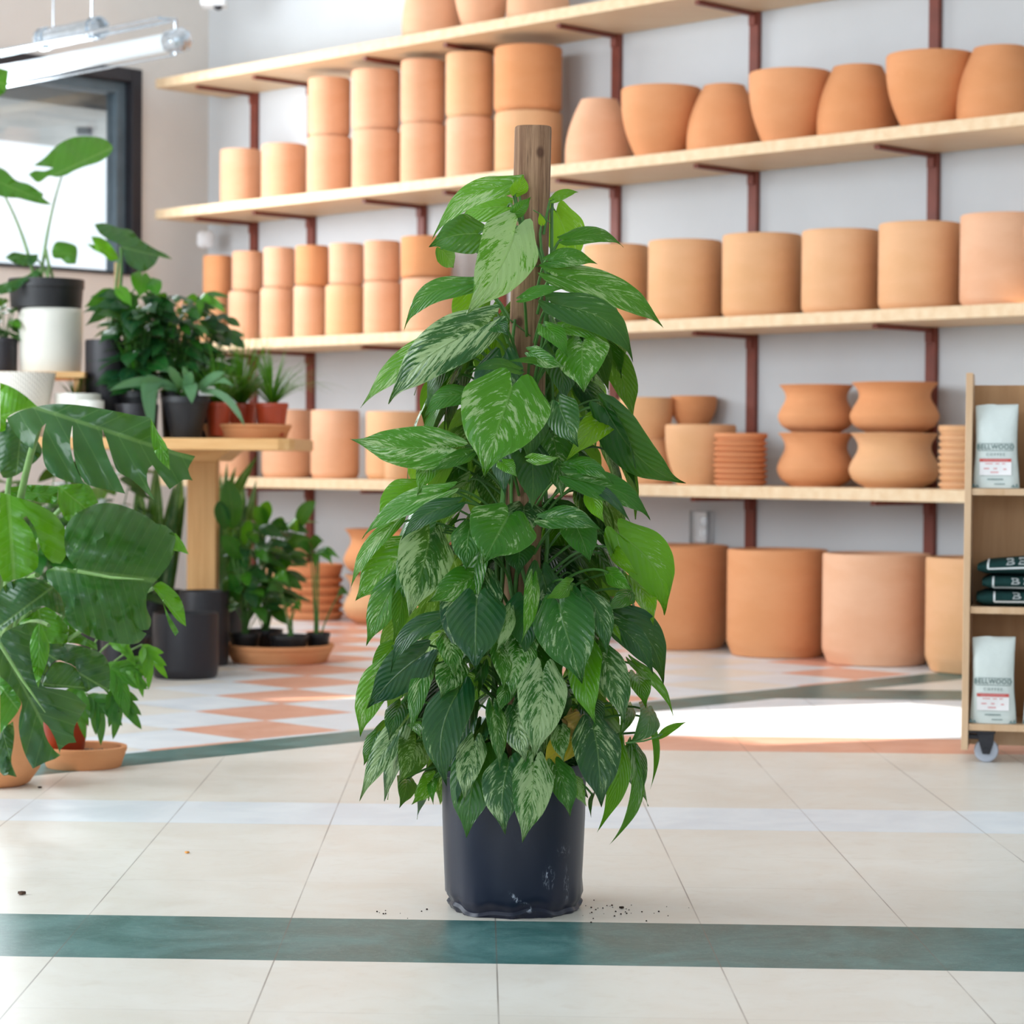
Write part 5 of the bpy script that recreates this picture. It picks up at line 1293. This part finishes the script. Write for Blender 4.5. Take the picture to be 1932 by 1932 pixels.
leafy(600, cY+.02, 23, .085, 'leggy plant with drooping lobed leaves in the rightmost small black pot', 'h', [((585, 1040), (560, 1035), 24, .3), ((600, 1045), (642, 1055), 20, .35), ((602, 1042), (628, 1068), 22, .4), ((590, 1030), (612, 1022), 24, .28), ((598, 1045), (595, 1075), 16, .35), ((640, 1120), (660, 1125), 16, .2)], True)
# ================================================================ display cart
YC = 5.50
An = math.radians(12.5); ca, sa_ = math.cos(An), math.sin(An)
FR = Vector((ca, -sa_, 0)); DP = Vector((sa_, ca, 0)); UPZ = Vector((0, 0, 1))
c0 = at(1813, 1415, YC)                       # front foot of the left side panel
zf = c0.z; cart = empty('display_cart', Vector((c0.x+.3, c0.y+.1, 0)), 'plywood display cart on casters with coffee bags and folded shirts, right edge', 'cart')
Hc = at(1832, 703, YC+.06).z - zf
WD = .62; DD = .34; tk = .0155; lean = .075
def cp(x, d, z): return Vector((c0.x, c0.y, 0)) + FR*x + DP*d + UPZ*z
def fd(z): return lean*(z-zf)/Hc              # front edge set-back with height
def side(mb, x):
    b = len(mb.v)
    for xx in (x, x+tk):
        for (d, z) in ((0, zf), (fd(zf+Hc), zf+Hc), (DD*.62, zf+Hc), (DD, zf+Hc-.10), (DD, zf)): mb.vert(cp(xx, d, z))
    n = 5; mb.face([b+i for i in range(n)]); mb.face([b+n+i for i in range(n)][::-1])
    for i in range(n): j = (i+1) % n; mb.face((b+i, b+n+i, b+n+j, b+j))
for x in (0, WD):
    mb = MB(); side(mb, x); mb.build('side_panel', M['ply_edge'] if False else M['ply'], cart, smooth=False, bevel=.0012)
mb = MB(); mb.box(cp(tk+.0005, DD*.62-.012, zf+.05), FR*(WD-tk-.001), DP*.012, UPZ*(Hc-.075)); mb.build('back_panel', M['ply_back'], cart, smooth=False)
zsh = [at(1840, 1366, YC).z, at(1840, 1146, YC).z, at(1840, 922, YC).z]
for z in zsh:
    mb = MB(); mb.box(cp(tk+.0005, fd(z)+.004, z-.0155), FR*(WD-tk-.001), DP*(DD*.62-.012-fd(z)-.005), UPZ*.0155); mb.build('shelf', M['ply'], cart, smooth=False, bevel=.001)
mb = MB(); mb.box(cp(tk+.0005, .12, zf+.0), FR*(WD-tk-.001), DP*.015, UPZ*(zsh[0]-.016-zf)); mb.build('kick_board', M['ply'], cart, smooth=False)
for (x, d) in ((.052, .035), (WD-.05, .05), (.052, .25), (WD-.05, .25)):
    mb = MB(); zt_ = zsh[0]-.0165; c = cp(x, d, 0)
    mb.box(c-FR*.038-DP*.02+UPZ*(zt_-.006), FR*.062, DP*.045, UPZ*.006)
    # fork with brake lever
    rw = .0275
    for sgn in (-1, 1):
        o_ = c + DP*(.013*sgn)
        b = len(mb.v); prof = [(-.018, zt_-.006), (.022, zt_-.006), (.020, zt_-.030), (.012, rw-.008), (-.004, rw-.008), (-.010, rw+.012)]
        for dd_ in (-.002, .002):
            for (x_, z_) in prof: mb.vert(o_+FR*x_+DP*dd_+UPZ*z_)
        n = 6; mb.face([b+i for i in range(n)][::-1]); mb.face([b+n+i for i in range(n)])
        for i in range(n): j = (i+1) % n; mb.face((b+i, b+j, b+n+j, b+n+i))
    mb.box(c-FR*.040-DP*.012+UPZ*(zt_-.020), FR*.03, DP*.024, UPZ*.010)
    cast = mb.build('caster', M['rubber'], cart, smooth=False, bevel=.001)
    mb = MB(); mb.lathe(c+FR*.004+UPZ*rw-DP*.009, [(0, 0), (.020, 0), (.0255, .001), (rw, .004), (rw, .014), (.0255, .017), (.020, .018), (0, .018)], 32, ax=DP)
    o = mb.build('wheel', M['wheel'], cast)
    mb = MB(); mb.lathe(c+FR*.004+UPZ*rw-DP*.0165, [(0, 0), (.007, 0), (.008, .003), (.008, .032), (0, .033)], 16, ax=DP); mb.build('axle', M['rubber'], cast)

def textmesh(s, size, mat, parent, origin, ex, ez, name, bold=0.0, spacing=1.0, warp=None):
    cu = bpy.data.curves.new(name, 'FONT'); cu.body = s; cu.size = size; cu.align_x = 'CENTER'; cu.align_y = 'CENTER'; cu.offset = bold; cu.space_character = spacing; cu.extrude = .0002
    to = bpy.data.objects.new('tmp', cu); COL.objects.link(to)
    dg = bpy.context.evaluated_depsgraph_get(); me = bpy.data.meshes.new_from_object(to.evaluated_get(dg))
    COL.objects.unlink(to); bpy.data.objects.remove(to)
    nrm = Vector(ex).cross(Vector(ez)).normalized()
    base = Vector(parent['_o']) if '_o' in parent else parent.matrix_world.translation
    for v in me.vertices:
        x, y, z = v.co
        p = Vector(origin)+Vector(ex)*x+Vector(ez)*y - nrm*(-.0) - nrm*0 + (-nrm)*(-z)
        if warp: p = warp(p, x, y)
        v.co = p-base
    me.materials.clear(); me.materials.append(M[mat]); me.name = name
    o = bpy.data.objects.new(name, me); COL.objects.link(o); o.parent = parent; o['_o'] = tuple(base); return o

def coffee_bag(x, d, z0, label, wid=.106, hgt=.192, rot=0.0, flat=False):
    c = cp(x, d, z0); a = rot
    ex = (FR*math.cos(a)+DP*math.sin(a)); ey = (DP*math.cos(a)-FR*math.sin(a))
    root = empty('coffee_bag', c, label, 'bag', 'coffee bags on the display cart')
    mb = MB(); rows = []
    for i in range(15):
        t = i/14; dpth = .066*(1-.10*t) if t < .7 else .066*.93*(1-((t-.7)/.3)**1.3*.82)
        ww = wid*(1.0 + .015*math.sin(t*9) - .05*t + (.0 if t < .8 else .05*(t-.8)/.2))
        row = []
        n = 36
        for j in range(n):
            th = 2*PI*j/n; ct, s_ = math.cos(th), math.sin(th); q = (abs(ct)**5+abs(s_)**5)**(-1/5)
            bul = .003*math.sin(PI*t)*(1-abs(ct*q)**2)
            gus = -.006*(1-abs(s_*q)**2)*min(1, t*3)
            cr_ = .0012*math.sin(j*2.1+i*1.7)*min(1, t*2)*(1 if t > .55 else .3)
            row.append(c + ex*(ct*q*(ww/2+gus*1)) + ey*(s_*q*dpth/2+bul*(1 if s_ > 0 else -1)+cr_) + UPZ*(hgt*t + (.002*math.sin(ct*5+x*40) if t > .95 else 0)))
        rows.append(row)
    mb.grid(rows, closed=True); b = len(mb.v)
    mb.face([j for j in range(36)][::-1]); mb.face([14*36+j for j in range(36)])
    mb.build('pouch', M['bag'], root, angle=60)
    def pl(t): return .066*(1-.10*t)/2 + .0034
    def surf(u, t): return c + ex*u - ey*(pl(t)) + UPZ*(hgt*t)
    def rect(name, u0, u1, t0, t1, mat, off=.0006, lab=None):
        mb = MB(); P = [[surf(u0+(u1-u0)*i/6, t)-ey*off for i in range(7)] for t in (t0, (t0+t1)/2, t1)]; mb.grid(P, flip=False); o = mb.build(name, M[mat], root, smooth=False)
        if lab: tag(o, lab)
        return o
    lb = rect('product_label', -.036, .036, .155, .315, 'label_white', .0006)
    rect('red_band', -.036, .036, .315, .352, 'red_ink', .0009, 'red band across the bag')
    mb = MB()
    def bar(u0, u1, t0, t1): 
        b = len(mb.v)
        for (u, t) in ((u0, t0), (u1, t0), (u1, t1), (u0, t1)): mb.vert(surf(u, t)-ey*.0011)
        mb.face((b, b+1, b+2, b+3))
    bar(-.040, .040, .530, .536); bar(-.040, .040, .448, .454); bar(-.040, -.0385, .448, .536); bar(.0385, .040, .448, .536)
    # little mountain marks at the foot
    for s_ in (-1, 1):
        for (u0, hh) in ((.050, .05), (.042, .035)):
            b = len(mb.v)
            for (u, t) in (((u0-.006)*s_, .012), ((u0+.003)*s_, .012), ((u0-.0005)*s_, .012+hh)): mb.vert(surf(u, t)-ey*.0011)
            mb.face((b, b+1, b+2))
    mb.build('logo_frame', M['ink'], root, smooth=False)
    textmesh('BELLWOOD', .0148, 'ink', root, surf(0, .492)-ey*.0012, ex, UPZ, 'brand_lettering', .0002, 1.08)
    textmesh('COFFEE', .0085, 'ink', root, surf(0, .402)-ey*.0012, ex, UPZ, 'brand_lettering', 0, 1.6)
    mb = MB()
    bar(-.023, -.006, .288, .298); bar(0, .009, .288, .298); bar(.015, .022, .288, .298)
    bar(-.026, -.014, .228, .240); bar(-.004, .004, .228, .240); bar(.018, .025, .222, .234); bar(-.011, .007, .184, .196)
    mb.build('small_print', M['pale_red'], root, smooth=False)
    mb = MB(); bar(-.028, .028, .328, .339); mb.build('band_print', M['pale_red'], root, smooth=False)
    mb = MB(); bar(-.018, .018, .100, .112); bar(-.002, .022, .045, .055); mb.build('weight_print', M['ink'], root, smooth=False)
    return root
dz_ = .001
coffee_bag(.064+.006, fd(zsh[2])+.05, zsh[2]+dz_, 'pale green coffee bag on the top shelf of the plywood cart', rot=-.04)
coffee_bag(.064+.006, .05, zsh[0]+dz_, 'pale green coffee bag on the bottom shelf of the plywood cart, by the caster', hgt=.196)
coffee_bag(.064+.126, .055, zsh[0]+dz_, 'pale coffee bag cut off by the right edge, bottom shelf of the cart', hgt=.190)
coffee_bag(.064+.126, fd(zsh[2])+.075, zsh[2]+dz_, 'pale coffee bag behind the right edge on the top shelf of the cart', hgt=.188)
# folded shirts
zz = zsh[1]+.001
for k, (hh, xo, yaw, wv_, lab) in enumerate(((.036, .0, .02, .0, 'folded dark green shirt at the bottom of the pile on the cart'), (.034, .012, -.02, .0, 'folded dark green shirt in the middle of the pile on the cart'), (.040, .0, -.05, .01, 'folded dark green shirt on top of the pile, sagging at its left'))):
    root = empty('folded_shirt', cp(.2, .1, zz), lab, 'shirt', 'folded shirts on the cart')
    ex = (FR*math.cos(yaw)+DP*math.sin(yaw)); ey = DP*math.cos(yaw)-FR*math.sin(yaw)
    o_ = cp(.030+xo, fd(zz)+.012, zz); wd = .40; dpx = .16
    mb = MB(); rows = []; n = 20
    def topz(u, hh=hh, k=k): return hh*(.80+.25*min(1, u/.10)) if k == 2 else hh
    # stadium cross section swept along width
    for i in range(n+1):
        u = wd*i/n; row = []
        e = min(1, .55+.45*min(u, wd-u)/.02) if min(u, wd-u) < .02 else 1
        for j in range(20):
            th = 2*PI*j/20; ct, s_ = math.cos(th), math.sin(th); q = (abs(ct)**2.6+abs(s_)**3.2)**(-1/2.9)
            h_ = topz(u)
            row.append(o_ + ex*u + ey*(dpx/2 + ct*q*dpx/2*(.97 if e < 1 else 1)) + UPZ*(h_/2 + min(1, max(-1, s_*q))*h_/2*e))
        rows.append(row)
    mb.grid(rows, closed=True); mb.face([j for j in range(20)][::-1]); mb.face([n*20+j for j in range(20)])
    mb.build('cloth', M['shirt'], root, angle=60)
    # printed frame and letters wrap over the front fold
    def srf(u, t, hh=hh):   # t: -0.5 (bottom of front) .. 0.5 (top of front)
        h_ = topz(u); tc = min(.44, t); Z_ = 2*tc; Y_ = (1-abs(Z_)**3.2)**(1/2.6)
        back = max(0, t-.44)*hh
        if back > 0: return o_ + ex*u + ey*(dpx/2*(1-Y_) - .0012 + back*1.3) + UPZ*(h_/2 + Z_*h_/2 + min(.06*h_, back*.5) + .0012)
        return o_ + ex*u + ey*(dpx/2*(1-Y_) - .0015) + UPZ*(h_/2 + Z_*h_/2)
    mb = MB()
    lo_ = [-.20, -.33, -.10][k]; hi_ = [.44, .42, .60][k]
    def strip(a, b, wdt=.0042, n=14):
        (u0, t0), (u1, t1) = a, b; P = []
        for i in range(n+1):
            f_ = i/n; u = u0+(u1-u0)*f_; t = t0+(t1-t0)*f_
            if abs(u1-u0) > abs(t1-t0)*.05: P.append([srf(u, t-.5*wdt/hh), srf(u, t+.5*wdt/hh)])
            else: P.append([srf(u-wdt/2, t), srf(u+wdt/2, t)])
        mb.grid(P)
    u0 = .025 if k != 0 else .040
    strip((u0, lo_), (wd-.02, lo_+.08)); strip((u0, lo_), (u0, hi_))
    mb.build('printed_frame', M['print'], root, smooth=False)
    def wp(p, x, y, lo_=lo_, hh=hh, srf=srf): return srf(u0+.165+x*1.9, (y/hh)+(.17 if k == 0 else .10 if k == 1 else .26))
    textmesh('BELLWOOD', .021, 'print', root, o_, ex, UPZ, 'printed_lettering', .0002, 1.25, warp=wp)
    zz += hh+.001
